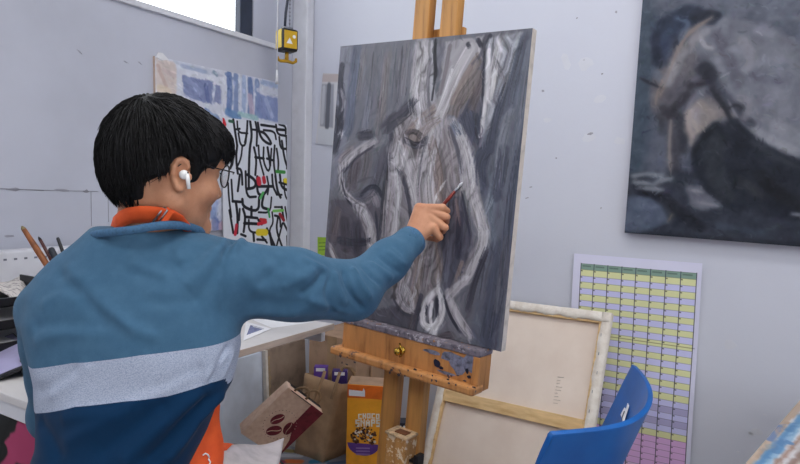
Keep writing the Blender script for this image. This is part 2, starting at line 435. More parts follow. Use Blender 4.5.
for (px, py, w_, h_, an) in [(588, 137, .05, .03, 0), (620, 141, .04, .03, 0), (585, 65, .05, .05, 0), (566, 60, .03, .06, .2), (600, 98, .05, .03, .2), (548, 120, .03, .02, 0), (730, 345, .04, .03, 0), (757, 432, .05, .02, 0), (752, 434, .022, .006, -.2), (738, 452, .012, .008, 0), (765, 415, .012, .006, 0)]:
    q, n = mark(px, py, w_, h_, an, 'B', .0006); fl.slab(q, n, .0005)
sc.build('wall_scuff', m_scuff, wb); fl.build('filler_patch', m_filler, wb)

# window: dark frame, glass, sill
wr = thing('window_1', (XW-.06, (WY0+WY1)/2, WZ0), 'high strip window with a dark frame in the left wall', 'window'); wr['kind'] = 'structure'
f = MB()
for y in (WY0, .3, WY1-.075): f.bb(np.array([XW-.04, y, WZ0]), np.array([XW-.004, y+.075, WZ1]))
f.bb(np.array([XW-.04, WY0, WZ0]), np.array([XW-.012, WY1, WZ0+.01])); f.bb(np.array([XW-.04, WY0, WZ1-.07]), np.array([XW-.004, WY1, WZ1]))
f.build('window_frame', m_dark_frame, wr, bevel=.004)
g = NT('window_glass'); g.n.remove(g.b)
tr = g.new('ShaderNodeBsdfTransparent'); gl = g.new('ShaderNodeBsdfGlossy'); gl.inputs['Roughness'].default_value = .02
mx = g.new('ShaderNodeMixShader'); mx.inputs[0].default_value = .06
g.L(tr.outputs[0], mx.inputs[1]); g.L(gl.outputs[0], mx.inputs[2]); g.L(mx.outputs[0], g.out.inputs[0])
MB().bb(np.array([XW-.028, WY0+.05, WZ0+.005]), np.array([XW-.022, WY1-.05, WZ1-.05])).build('pane', g.m, wr)
wr = thing('fill_window', (XE+.04, (RY0+RY1)/2, RZ0), 'wide unseen window added for fill light in the wall far to the right', 'window'); wr['kind'] = 'structure'  # unseen window, added to bring sideways fill light under the desk
f = MB()
for y in (RY0, -.23, RY1-.06): f.bb(np.array([XE+.03, y, RZ0]), np.array([XE+.08, y+.06, RZ1]))
for z in (RZ0, RZ1-.06): f.bb(np.array([XE+.03, RY0, z]), np.array([XE+.08, RY1, z+.06]))
f.build('window_frame', m_dark_frame, wr, bevel=.004)
MB().bb(np.array([XE+.05, RY0+.03, RZ0+.03]), np.array([XE+.056, RY1-.03, RZ1-.03])).build('pane', g.m, wr)
s = MB().bb(np.array([XW-.02, WY0, WZ0-.022]), np.array([XW+.014, 2.215, WZ0+.002]))
struct('trim_1', s, m_white, 'thin white window sill board along the left wall', bevel=.004)['category'] = 'window sill'
# boxed-in column in the corner
yc = 2.39
pL, pM, pR = onX(289, 150, XW)[1], None, onY(312, 150, YW)[0]
colY = float(onX(305, 150, pR)[1])
s = MB().bb(np.array([XW, colY, 0.]), np.array([pR, YW, ZC]))
struct('trim_2', s, m_white, 'white boxed-in column filling the corner of the room', bevel=.006)['category'] = 'column'

# ceiling panels: the lamps of the room
E_CEIL = 14.5
me = bpy.data.materials.new('lamp_diffuser'); me.use_nodes = True; me.node_tree.nodes.clear()
e = me.node_tree.nodes.new('ShaderNodeEmission'); e.inputs[0].default_value = (1.0, .985, .97, 1); e.inputs[1].default_value = E_CEIL
oo = me.node_tree.nodes.new('ShaderNodeOutputMaterial'); me.node_tree.links.new(e.outputs[0], oo.inputs[0])
LAMPS = [(-.25, 1.3), (.3, .1), (-.3, -1.2), (1.2, -2.0), (2.4, -1.0)]
for i, (x, y) in enumerate(LAMPS):
    t = thing('ceiling_light', (x, y, ZC-.05), ['flat ceiling light panel above the easel and desk', 'flat ceiling light panel above the blue chair', 'flat ceiling light panel nearest the window behind', 'flat ceiling light panel in the middle behind', 'flat ceiling light panel by the far right wall'][i], 'ceiling light', 'ceiling light panels')
    MB().bb(np.array([x-.62, y-.17, ZC-.045]), np.array([x+.62, y+.17, ZC])).build('housing', m_white, t)
    MB().bb(np.array([x-.6, y-.15, ZC-.052]), np.array([x+.6, y+.15, ZC-.045])).build('diffuser', me, t)

# daylight outside
wd = bpy.data.worlds.new('sky'); SC.world = wd; wd.use_nodes = True
bg = wd.node_tree.nodes['Background']; bg.inputs[0].default_value = (.93, .965, 1.0, 1); bg.inputs[1].default_value = 3.8

# ------------------------------------------------------------------ easel and the canvas being painted
EC = np.array([-.7819296, 1.361853, 1.16391174]); EX = np.array([.9944651, -.09452949, -.04586212]); EN = np.array([.09300024, .99507132, -.03440957]); EZ = np.array([.0488888, .02995393, .99835497])
CW, CH = .58, .7412
def E(x, y, z): return EC+EX*x+EN*y+EZ*z
def eloc(px, py, y):
    d = ray(px, py); t = ((EC+EN*y-CP)@EN)/(d@EN); p = CP+d*t-EC
    return p@EX, p@EZ
def ebox(mb, lo, hi, mi=0):
    lo, hi = np.minimum(lo, hi), np.maximum(lo, hi); c = (lo+hi)/2
    return mb.box(E(*c), hi-lo, (EX, EN, EZ), mi)

cv = thing('painted_canvas', E(0, .01, -CH/2), 'large grey canvas of twisting driftwood being painted on the easel', 'canvas painting')
mb = MB(); ebox(mb, np.array([-CW/2, .0008, -CH/2]), np.array([CW/2, .022, CH/2])); mb.build('canvas_edge', plain('primed_edge', (205, 196, 188), .8, var=.05, vs=40), cv, label='pale primed canvas edge')
nx, ny = 330, 424
TLc = E(-CW/2, 0, CH/2)
to = plane_to(TLc, EX, -EZ, CW, CH, nx, ny)
P = Paint(nx, ny, (108, 108, 117), to).prep(1.66)
P.mottle(12, 6, 5, 1.3); P.mottle(9, 22, 9, .4, (1.05, 1, .95))
def S(col, w, *pts, **k): P.stroke(pts, w, col, **k)
D1, D2, D3 = (68, 67, 78), (50, 51, 63), (88, 87, 98)
L1, L2, L3, L4 = (160, 156, 162), (180, 177, 182), (202, 200, 205), (136, 130, 135)
BR = (134, 122, 120)
# upper left field
P.poly([(336, 48), (352, 46), (347, 140), (333, 190), (328, 190)], (128, 130, 144), .8, 4, rag=6)
P.poly([(352, 47), (430, 38), (412, 110), (392, 140), (350, 140)], (110, 111, 121), .9, 4, rag=8)
S((92, 98, 116), 12, (357, 50), (352, 90), (348, 130), alpha=.7)
for x, y0, y1, c in [(364, 52, 96, (120, 117, 124)), (376, 50, 110, (104, 104, 114)), (388, 56, 118, (122, 116, 120)), (400, 46, 104, (106, 106, 116)), (408, 44, 96, (118, 116, 124)), (370, 90, 128, (116, 118, 130)), (382, 96, 136, (112, 108, 114))]:
    S(c, 8, (x, y0), (x-3, (y0+y1)/2), (x-6, y1), alpha=.6, soft=.9)
S((58, 59, 70), 7, (342, 66), (340, 84), (343, 100), (339, 124), alpha=.85); S((150, 150, 160), 4, (341, 90), (345, 104), (341, 112), alpha=.7); S((56, 57, 68), 9, (336, 110), (342, 122), (334, 150), alpha=.7)
S((176, 176, 184), 6, (341, 132), (340, 136), alpha=.8)
# dark accents in the field
S(D1, 8, (361, 136), (372, 134), alpha=.9); S(D1, 14, (388, 126), (404, 114), (414, 104), alpha=.85); S(D2, 8, (408, 112), (416, 98), alpha=.8)
S(D3, 10, (384, 150), (378, 176), (371, 196), (352, 200), alpha=.8, soft=.8); S((92, 86, 92), 14, (356, 160), (352, 184), alpha=.8)
S((100, 95, 100), 12, (368, 150), (364, 178), alpha=.6)
# lower left darks and branches
P.poly([(330, 200), (386, 200), (384, 262), (340, 268), (326, 262)], (82, 79, 88), .85, 5, rag=8)
S((66, 62, 70), 12, (344, 222), (346, 246), alpha=.8); S((92, 84, 88), 9, (338, 210), (334, 236), alpha=.7); S((64, 61, 72), 12, (356, 226), (358, 252), alpha=.8); S(D2, 8, (340, 240), (360, 244), (372, 238), alpha=.7)
S(L1, 7, (374, 141), (358, 150), (344, 164), (341, 170)); S(D1, 2.5, (374, 146), (358, 156), (344, 172)); S(L4, 5, (352, 148), (342, 156), (340, 162))
S(L1, 6, (340, 168), (342, 190), (352, 200), (364, 207)); S(L1, 11, (360, 206), (368, 222), (372, 244), (370, 270)); S(L2, 4, (364, 210), (371, 226), (373, 250))
S(D2, 2.4, (341, 178), (345, 196), (352, 206)); S(D2, 2.6, (376, 212), (378, 240), (376, 268)); S(D2, 4.5, (361, 196), (366, 189), (373, 186), (378, 188), (382, 196)); S((128, 122, 130), 7, (368, 200), (373, 192), (377, 204))
S(L4, 6, (330, 246), (338, 264), (346, 268)); S(L2, 3, (330, 248), (336, 262), (340, 270))
# dark trench between the branch and the trunk
S(D1, 7, (392, 136), (388, 162), (384, 200), (382, 244), alpha=.9)
# broad forms first
P.poly([(421, 41), (433, 40), (433, 60), (433, 85), (440, 108), (436, 122), (428, 134), (417, 132), (414, 116), (415, 96), (417, 82), (422, 70)], (156, 155, 163), .97, 1.5, rag=3)
P.poly([(437, 44), (452, 42), (448, 62), (440, 86), (437, 90)], (108, 108, 120), .9, 1.5, rag=2)
P.poly([(455, 41), (479, 37), (481, 48), (470, 67), (457, 91), (447, 113), (441, 122), (433, 122), (438, 104), (446, 80), (450, 56)], (160, 158, 165), .97, 1.5, rag=3)
P.poly([(480, 54), (484, 60), (482, 92), (466, 97), (452, 116), (447, 114), (458, 92)], (126, 118, 118), .95, 2, rag=4)
P.poly([(454, 113), (466, 94), (482, 88), (482, 122), (478, 138), (471, 147), (460, 138), (452, 125)], (76, 77, 92), .97, 1.5, rag=4)
P.poly([(443, 115), (452, 126), (462, 134), (470, 148), (472, 178), (474, 200), (464, 200), (452, 196), (446, 214), (424, 250), (408, 246), (414, 206), (417, 180), (424, 148), (432, 128)], (136, 130, 134), .97, 2, rag=4)
P.poly([(400, 118), (412, 114), (420, 128), (432, 126), (424, 146), (416, 172), (408, 150), (402, 140), (394, 148), (393, 134)], (120, 114, 118), .95, 2, rag=4)
P.poly([(393, 145), (402, 140), (410, 158), (420, 190), (417, 212), (408, 240), (400, 300), (392, 300), (394, 256), (382, 256), (383, 216), (388, 176)], (132, 128, 134), .96, 2, rag=4)
P.poly([(384, 256), (436, 214), (442, 264), (438, 292), (424, 300), (414, 320), (396, 304)], (118, 111, 114), .9, 3, rag=5)
# the trunk: pale sinuous forms
S(L1, 16, (394, 150), (396, 178), (392, 210), (388, 244)); S(L4, 10, (390, 180), (388, 214), (384, 250)); S(L2, 6, (396, 156), (399, 184), (397, 214), (392, 246))
S(L1, 12, (400, 132), (406, 150), (414, 176), (418, 204)); S(L2, 6, (398, 140), (404, 162), (413, 190), (417, 214)); S(D1, 4, (396, 168), (404, 180), (410, 206), (412, 236))
S(BR, 18, (410, 140), (424, 122), (438, 112), alpha=.9); S(D1, 6, (404, 140), (418, 148), (428, 138)); S((74, 68, 72), 5, (404, 134), (414, 130), (422, 138))
S(L1, 18, (436, 122), (428, 150), (424, 180), (428, 214)); S(BR, 10, (430, 140), (438, 170), (440, 200)); S(L2, 5, (432, 128), (422, 156), (417, 186)); S(D3, 3, (428, 134), (420, 166), (418, 196))
S(L2, 6, (434, 150), (430, 180), (432, 206)); S((110, 104, 108), 4, (440, 150), (446, 176), (444, 204)); S(L3, 2.5, (446, 180), (436, 196), (430, 212))
# upper drapes
S(L1, 17, (422, 46), (420, 70), (418, 100), (424, 126)); S(L2, 8, (424, 50), (420, 72), (414, 96)); S(L3, 3.5, (417, 74), (414, 92), (420, 110), (417, 130)); S((112, 110, 118), 4, (430, 60), (427, 92), (430, 118)); S(L4, 6, (412, 112), (404, 128), (398, 140))
S((34, 34, 42), 3, (436, 40), (434, 58), (436, 70), (434, 84), soft=.3, rag=.1); S((52, 50, 60), 2, (434, 84), (432, 100))
P.poly([(446, 42), (484, 36), (480, 52), (462, 76), (450, 100), (440, 122), (432, 120), (438, 96)], (158, 155, 161), .9, 3, rag=5)
S(L2, 8, (470, 48), (456, 72), (446, 98), (438, 118)); S(BR, 6, (478, 56), (464, 78), (452, 102)); S(L3, 3, (452, 70), (444, 96), (436, 116)); S((118, 112, 118), 4, (450, 46), (446, 70), (440, 94))
S((56, 56, 66), 4, (468, 44), (469, 47)); S(D2, 4, (478, 40), (482, 48), (490, 36)); S(D3, 3, (486, 36), (483, 52), (472, 66))
P.poly([(483, 54), (476, 78), (458, 100), (452, 122), (464, 140), (478, 150), (484, 130), (483, 90)], (84, 82, 94), .95, 4, rag=6)
S((72, 74, 90), 12, (466, 112), (472, 136), alpha=.9); S((112, 103, 104), 10, (478, 76), (464, 96), (456, 112)); S((96, 88, 92), 8, (480, 84), (472, 106)); S((96, 104, 122), 7, (452, 120), (460, 136)); S((58, 60, 74), 8, (476, 118), (478, 140))
P.poly([(487, 38), (523, 32), (517, 58), (508, 84), (496, 112), (482, 136), (484, 100), (486, 62)], (150, 151, 160), .95, 3, rag=5)
S(L2, 7, (500, 42), (494, 70), (490, 100)); S((138, 139, 149), 9, (514, 42), (506, 72), (496, 100)); S(L3, 3.5, (489, 50), (488, 80), (484, 112), (480, 136)); S(D2, 2, (484, 52), (483, 86), (482, 118)); S((120, 118, 126), 5, (496, 60), (504, 84))
# right field
P.poly([(524, 31), (538, 29), (497, 348), (470, 345), (486, 230), (474, 180), (484, 138), (508, 88)], (96, 99, 112), .9, 5, rag=8)
S((80, 83, 97), 10, (524, 40), (514, 78), (506, 110)); S((108, 111, 124), 9, (532, 44), (524, 100), (518, 150)); S((70, 73, 88), 7, (507, 84), (496, 116), (490, 150)); S((118, 121, 132), 8, (510, 110), (500, 150), (498, 190)); S((84, 88, 103), 10, (526, 120), (512, 200), (506, 260)); S((110, 116, 130), 8, (494, 186), (488, 214), (492, 236)); S((128, 134, 146), 5, (490, 196), (484, 214)); S((72, 75, 90), 10, (504, 150), (496, 196)); S((66, 69, 84), 14, (480, 186), (478, 164), (486, 150)); S((92, 96, 110), 7, (520, 70), (512, 104))
S((76, 79, 93), 16, (500, 250), (494, 300), (488, 340)); S((96, 97, 108), 6, (486, 262), (480, 300)); S((112, 112, 122), 3, (500, 270), (496, 312)); S((88, 88, 99), 8, (508, 240), (502, 290))
# right strand
S(L1, 12, (452, 124), (464, 146), (472, 176), (473, 196), (478, 212), (484, 232)); S(L2, 7, (456, 128), (468, 152), (472, 180)); S(L3, 3.5, (470, 152), (474, 176), (472, 194)); S(L2, 8, (474, 198), (482, 216), (484, 240), (478, 258)); S(D2, 2.5, (462, 192), (466, 214), (470, 236))
S(L1, 9, (464, 140), (462, 168), (466, 190)); S(L4, 8, (446, 130), (452, 156), (456, 184)); S(D3, 4, (450, 128), (458, 150), (462, 174))
P.poly([(448, 196), (464, 196), (472, 236), (462, 290), (444, 290), (440, 250)], (78, 78, 92), .8, 4, rag=6)
S((98, 98, 112), 4, (452, 208), (450, 244), (446, 280)); S((64, 64, 78), 6, (460, 214), (458, 256)); S((120, 108, 112), 3, (456, 200), (460, 226)); S((112, 110, 122), 4, (440, 206), (438, 240), (442, 264))
# lower trunk
S(L1, 14, (412, 250), (408, 276), (402, 300)); S(BR, 11, (420, 246), (418, 274), (412, 300)); S(L4, 11, (432, 240), (428, 268), (424, 292)); S(L2, 4, (428, 236), (420, 262), (414, 290)); S(L1, 8, (398, 292), (402, 306), (412, 312)); S(L2, 5, (404, 286), (412, 300), (413, 312)); S(D1, 2.5, (394, 300), (402, 314), (414, 317)); S(L3, 2.5, (414, 286), (416, 292), (410, 300))
S(BR, 6, (436, 240), (440, 262), (438, 282)); S(D1, 5, (421, 296), (416, 318), (412, 336)); S((94, 88, 94), 7, (414, 314), (410, 330))
P.poly([(360, 312), (396, 306), (414, 320), (420, 334), (380, 326)], (76, 75, 85), .8, 4, rag=6)
S(L3, 6, (438, 290), (430, 296), (424, 308), (422, 322), (428, 328)); S(L3, 6, (438, 290), (443, 302), (442, 316), (436, 326), (431, 336)); S((208, 207, 212), 4, (424, 324), (432, 328), (440, 320)); S((216, 214, 219), 3.5, (432, 302), (430, 316), (432, 332)); S(D2, 3, (427, 304), (426, 314)); S(D2, 3.5, (437, 300), (437, 316)); S(L2, 3.5, (439, 270), (438, 290)); S(L3, 4, (432, 330), (433, 340))
S(L1, 8, (484, 240), (474, 262), (468, 276), (456, 288), (448, 298)); S(L2, 4, (482, 246), (470, 272), (454, 290)); S(L1, 7, (448, 292), (454, 310), (464, 326), (470, 336)); S(L2, 4, (450, 300), (460, 320), (467, 334)); S(L3, 2.5, (470, 276), (464, 280)); S(D2, 3, (444, 296), (450, 316), (460, 332)); S(BR, 4, (462, 262), (456, 280)); S((130, 126, 134), 4, (474, 250), (464, 270))
S(D1, 5, (486, 250), (474, 282), (468, 310)); S((84, 78, 84), 8, (452, 336), (440, 338), alpha=.7)
P.brush(1300, 26, 3.2, 9, .45, spread=.12); P.redo(30, .35, .8, .7); P.redo(6, .6, .85, .5)
Mk = Paint(nx, ny, (0, 0, 0), to).prep(1.66)
for pl_ in ([(416, 41), (434, 40), (437, 104), (440, 122), (474, 60), (482, 38), (524, 32), (508, 86), (480, 138), (474, 112), (460, 120), (470, 148), (482, 210), (486, 240), (470, 276), (452, 296), (472, 338), (462, 336), (446, 306), (434, 342), (420, 330), (424, 300), (398, 312), (390, 296), (394, 250), (380, 262), (384, 190), (392, 150), (392, 130), (414, 112)], [(338, 166), (372, 138), (376, 144), (346, 172), (352, 200), (366, 206), (376, 240), (374, 272), (364, 272), (364, 224), (350, 206), (338, 190)]):
    Mk.poly(pl_, (255, 255, 255), 1, 7, rag=8)
mk = Mk.a[..., 0]/255
P.grain(mk, 13, 31, .40, .10, .55); P.grain(1-mk, 22, 77, .10, .05, .6)
P.fibres(5, 1.3, 1.22, .60, .85, .7); P.redo(4.6, .45, .8, .4); P.fibres(2.5, .7, 1.15, .7, .7, .6); P.brush(1000, 14, 1.2, 14, .45, spread=.14)
sheet('painted_face', TLc, EX, -EZ, CW, CH, P, m_paint, cv)

ea = thing('easel', (EC[0]-.03, EC[1]+.07, 0), 'tall wooden studio easel with a paint-stained tray holding the grey canvas', 'easel')
def mast_z(y): return (-EC[2]-EN[2]*y)/EZ[2]
for (pa, pb) in (((388, 374), (402, 376)), ((413, 380), (428.5, 382))):
    xa, xb = eloc(*pa, .05)[0], eloc(*pb, .05)[0]
    mb = MB(); ebox(mb, np.array([xa, .03, mast_z(.05)+.05]), np.array([xb, .062, .95])); mb.build('mast', m_pine_mast, ea, bevel=.003)
for q0_, q1_ in ((.35, .41), (-.5, -.42)): mb = MB(); ebox(mb, np.array([-.07, .062, q0_]), np.array([.07, .078, q1_])); mb.build('back_brace', m_pine_mast, ea, bevel=.002)
x0 = eloc(343.6, 321, -.03); x1 = eloc(481, 347.5, -.03); x2 = eloc(479, 384, -.03); x3 = eloc(338, 346, -.03)
zt = -CH/2-.002; zb = zt-.103
mb = MB(); ebox(mb, np.array([x0[0]-.005, -.034, zt-.016]), np.array([x1[0]+.002, .03, zt])); mb.build('canvas_ledge', m_ledge, ea, bevel=.003, label='top ledge crusted with dried grey paint')
mb = MB(); ebox(mb, np.array([x0[0], -.03, zb]), np.array([x1[0], .03, zt-.016])); tray = mb.build('tray_box', m_pine, ea, bevel=.003)
# lower lip: slopes slightly and sticks out
mb = MB(); ebox(mb, np.array([x0[0]-.022, -.054, zb-.002]), np.array([x1[0]+.002, .0, zb+.020])); mb.build('tray_lip', m_lip, ea, bevel=.006)
mb = MB(); ebox(mb, np.array([x1[0]-.016, -.034, zb+.02]), np.array([x1[0]+.003, -.03, zt-.016])); mb.build('end_block', m_pine, ea, bevel=.003)
kx, kz = eloc(399.5, 351, -.04)
MB().lathe(E(kx, -.03, kz), [(0, 0), (.011, 0), (.011, .003), (.004, .005), (.0045, .012), (.009, .016), (.010, .021), (.006, .026), (0, .027)], -EN, 18).build('knob', m_brass, tray, label='brass drawer knob')
mb = MB(); mb.tube([E(kx-.004, -.036, kz+.018), E(kx+.004, -.042, kz+.01), E(kx+.012, -.042, kz), E(kx+.009, -.044, kz-.01), E(kx+.002, -.04, kz-.014)], .0026, 8); mb.build('latch_hook', m_brass, tray, label='small brass hook')
def blob(mb, px, py, w_, h_, y, seed):
    g = np.random.default_rng(seed); x, z = eloc(px, py, y); k = 11
    r = .75+.5*g.random(k)
    mb.slab([E(x+w_/2*math.cos(6.283*i/k)*r[i], y, z+h_/2*math.sin(6.283*i/k)*r[i]) for i in range(k)], -EN, .0008)
m_dbp = plain('dark_blue_paint', (24, 34, 56), .4)
for i, a in enumerate([(437, 363, .018, .02), (441, 368, .012, .008), (467, 371, .009, .014), (469, 377, .012, .008)]): mb = MB(); blob(mb, *a, -.0315, i); mb.build('paint_blot', m_dbp, tray, label='dark blue paint blot')
m_gvp = plain('grey_violet_paint', (116, 118, 138), .6, var=.25, vs=60)
for i, a in enumerate([(452, 357, .075, .022), (459, 366, .05, .038), (470, 363, .03, .05), (446, 373, .05, .008), (432, 352, .05, .010)]): mb = MB(); blob(mb, *a, -.0309-.0002*i, i+20); mb.build('paint_smear', m_gvp, tray, label='grey violet paint smear')
mb = MB()
g = np.random.default_rng(5)
for i in range(26): blob(mb, 345+g.random()*132, 0, .004+g.random()*.006, .003+g.random()*.004, -.0548, i+50) if False else None
for i in range(26):
    q = g.random(); px = 340+q*135; py = 357+q*28+(g.random()-.5)*12
    blob(mb, px, py, .003+g.random()*.008, .003+g.random()*.004, -.0546, i+50)
mb.build('paint_specks', plain('dried_dark_paint', (70, 60, 66), .5), ea, label='dark specks of dried paint')['kind'] = 'stuff'
# wooden winding block on the left mast and metal catch on the right one
xl = eloc(385.5, 445, -.02)[0]; xr = eloc(406, 445, -.02)[0]; zt2 = eloc(398, 437, -.02)[1]
mb = MB(); ebox(mb, np.array([xl, -.02, zt2-.16]), np.array([xr, .03, zt2])); blk = mb.build('winding_block', wood('worn_block_wood', (176, 128, 74), (132, 88, 48), spots=[(60, .55, (226, 206, 176)), (50, .66, (70, 48, 36))]), ea, bevel=.003)
mb = MB(); ebox(mb, np.array([xl-.003, -.024, zt2-.001]), np.array([xr+.002, .032, zt2+.006])); mb.build('torn_cap', plain('torn_card', (206, 176, 138), .8, var=.15, vs=80, bump=.6, bs=90, bd=.004), blk, bevel=.002, label='torn pale card cap')
mb = MB(); ebox(mb, np.array([xl+.02, -.012, zt2+.004]), np.array([xr-.01, .012, zt2+.009])); mb.build('cap_slot', plain('brown_slot', (120, 74, 44), .7), blk)
xm, zm = eloc(418, 460, .02)
mb = MB(); ebox(mb, np.array([xm-.022, .0, zm-.004]), np.array([xm+.012, .03, zm+.003])); ebox(mb, np.array([xm-.002, .0, zm-.02]), np.array([xm+.012, .03, zm+.018])); mb.build('metal_catch', m_black, ea, bevel=.002)
# feet of the easel
bx, by = E(0, .045, mast_z(.05))[:2]
for sx in (-.2, .2): MB().bb(np.array([bx+sx-.03, by-.16, .0]), np.array([bx+sx+.03, by+.40, .055])).build('foot', m_pine_mast, ea, bevel=.004)
MB().bb(np.array([bx-.27, by-.03, .055]), np.array([bx+.27, by+.03, .11])).build('crossbar', m_pine_mast, ea, bevel=.004)
# ------------------------------------------------------------------ figure painting on the back wall
Yp = YW-.035
BL = onY(624.5, 232.7, Yp); ux = unit(onY(800, 246.7, Yp)-BL); dz = -np.cross(np.array([0, -1., 0]), ux)
if dz[2] > 0: dz = -dz
FW_, FH_ = .86, 1.16
TL = BL-dz*FH_
t = thing('hanging_painting', BL+ux*FW_/2, 'large dark unframed painting of a seated bare-backed figure bending over', 'painting')
mb = MB(); yb = np.array([0, 1., 0]); mb.hexa([BL+yb*.001, BL+ux*FW_+yb*.001, BL+ux*FW_+yb*.03, BL+yb*.03], [TL+yb*.001, TL+ux*FW_+yb*.001, TL+ux*FW_+yb*.03, TL+yb*.03])
mb.build('canvas_edge', plain('canvas_edge_pinkish', (176, 158, 156), .8, var=.05), t, label='pale pinkish canvas edge')
nx, ny = 250, 336
P = Paint(nx, ny, (84, 88, 100), plane_to(TL, ux, dz, FW_, FH_, nx, ny)).prep(250/275.)
P.mottle(9, 6, 15, 1.3); P.mottle(6, 26, 19, 1.3)
# the air behind: lighter upper right, darker left
P.poly([(640, -60), (662, -60), (650, 120), (640, 180), (626, 180)], (68, 78, 90), .9, 10, rag=8)
P.poly([(655, -150), (930, -150), (930, 40), (760, 20), (700, 8), (650, 10)], (94, 98, 110), .85, 14, rag=10)
# back and shoulders
P.poly([(668, 58), (686, 30), (706, 18), (740, 16), (800, 40), (880, 90), (880, 190), (800, 158), (770, 148), (745, 132), (722, 116), (700, 112), (676, 104)], (106, 108, 118), .95, 6, rag=8)
P.poly([(690, 30), (720, 22), (790, 50), (800, 130), (770, 140), (740, 110), (700, 70)], (110, 112, 122), .9, 12, rag=12)
S((134, 134, 142), 10, (742, 40), (752, 56), (746, 70), alpha=.55); S((128, 130, 139), 8, (758, 30), (772, 34), alpha=.6); S((86, 86, 97), 12, (716, 34), (730, 60), (738, 84), alpha=.6); S((126, 128, 136), 14, (776, 126), (800, 138), (830, 150), alpha=.8); S((132, 134, 142), 12, (752, 130), (772, 142), (795, 152), alpha=.8); S((116, 118, 128), 16, (770, 100), (800, 110), alpha=.6); S((96, 98, 110), 12, (756, 74), (784, 84), alpha=.5); S((126, 128, 138), 8, (728, 50), (738, 48), (746, 54), alpha=.6)
# dark cloud between arm and back
S((60, 62, 72), 15, (704, 64), (712, 82), (720, 98), (736, 110), alpha=.7, soft=1.2); S((46, 48, 58), 9, (706, 68), (710, 80), alpha=.9); S((62, 64, 74), 8, (722, 96), (742, 116), (752, 124), alpha=.8); S((120, 120, 128), 3, (728, 100), (734, 112), (738, 118), alpha=.8)
# arm: shoulder to elbow to hand
S((112, 106, 108), 22, (684, 34), (672, 58), (662, 84), alpha=.95); S((118, 108, 106), 9, (690, 28), (676, 46), (668, 66), alpha=.8); S((136, 136, 142), 9, (690, 40), (700, 36), (706, 32), alpha=.7); S((96, 94, 100), 24, (664, 82), (660, 100), (668, 112), alpha=.95); S((84, 82, 90), 18, (690, 62), (682, 84), (672, 104), alpha=.8); S((124, 114, 112), 3, (664, 76), (656, 96), (656, 106), alpha=.7); S((142, 140, 144), 6, (674, 60), (670, 72), alpha=.6); S((124, 122, 128), 6, (698, 30), (690, 54), alpha=.5)
S((72, 72, 80), 14, (672, 112), (674, 140), (674, 174), alpha=.95); S((124, 118, 118), 4, (671, 120), (669, 150), (671, 176), alpha=.85); S((60, 62, 70), 9, (660, 116), (662, 132), alpha=.7); S((56, 58, 66), 10, (682, 120), (684, 150), alpha=.8)
# flank
P.poly([(684, 112), (700, 98), (722, 106), (734, 116), (712, 122), (698, 138), (692, 150), (684, 130)], (128, 122, 122), .95, 3, rag=4); S((150, 142, 138), 6, (692, 118), (698, 132), alpha=.7); S((120, 116, 118), 5, (708, 104), (724, 112), alpha=.7)
# head
S((46, 54, 70), 24, (690, 16), (672, 22), (660, 36), (664, 58), alpha=.95); S((56, 64, 82), 26, (678, 30), (672, 46), alpha=.95); S((38, 44, 58), 12, (696, 14), (712, 20), alpha=.9); S((70, 80, 98), 10, (670, 28), (660, 46), alpha=.7); S((86, 96, 112), 6, (684, 30), (678, 44), alpha=.6); S((38, 42, 56), 8, (656, 36), (658, 58), alpha=.7); S((94, 102, 116), 9, (652, 70), (662, 80), alpha=.6)
S((42, 44, 54), 3, (640, 78), (652, 84), (662, 88), alpha=.8)
# dark skirt / hips
P.poly([(690, 150), (700, 134), (714, 122), (738, 118), (752, 134), (770, 146), (800, 160), (900, 182), (900, 232), (800, 222), (740, 216), (716, 204), (700, 186), (692, 170)], (42, 46, 56), .97, 3, rag=4)
S((58, 62, 68), 18, (716, 140), (712, 170), (726, 196), alpha=.6); S((34, 36, 42), 14, (760, 176), (780, 196), (800, 204), alpha=.6); S((60, 62, 66), 10, (740, 180), (764, 196), alpha=.5); S((34, 38, 46), 5, (694, 154), (704, 138), (716, 126), alpha=.8); S((58, 62, 70), 6, (752, 142), (774, 156), (800, 168), alpha=.7)
S((40, 46, 60), 9, (694, 15), (708, 14), (718, 16)); S((44, 50, 66), 8, (656, 36), (654, 46), (660, 62)); S((52, 60, 80), 12, (664, 44), (668, 56)); S((84, 94, 112), 5, (676, 18), (690, 22), (684, 32)); S((42, 48, 62), 7, (678, 40), (674, 48)); S((100, 106, 118), 6, (682, 36), (688, 30))
S((126, 116, 114), 4, (712, 17), (696, 27), (684, 38), (676, 54), (668, 76), (660, 96)); S((126, 126, 132), 12, (682, 52), (674, 68), (668, 82)); S((140, 140, 146), 5, (700, 36), (704, 46), (712, 48)); S((104, 102, 108), 10, (692, 56), (684, 72)); S((58, 58, 66), 8, (662, 108), (670, 116), (680, 116)); S((60, 60, 68), 10, (690, 92), (680, 104), (672, 110))
S((48, 50, 60), 10, (700, 70), (708, 66), (714, 76)); S((56, 56, 64), 9, (690, 86), (704, 82)); S((128, 124, 128), 12, (696, 112), (694, 126)); S((142, 134, 134), 5, (690, 110), (688, 126), (692, 136)); S((110, 106, 110), 8, (708, 100), (716, 106))
S((44, 46, 54), 5, (712, 90), (724, 106), (730, 118)); S((118, 118, 126), 8, (740, 96), (752, 106), (744, 118)); S((48, 50, 58), 3, (726, 110), (736, 104), (742, 108))
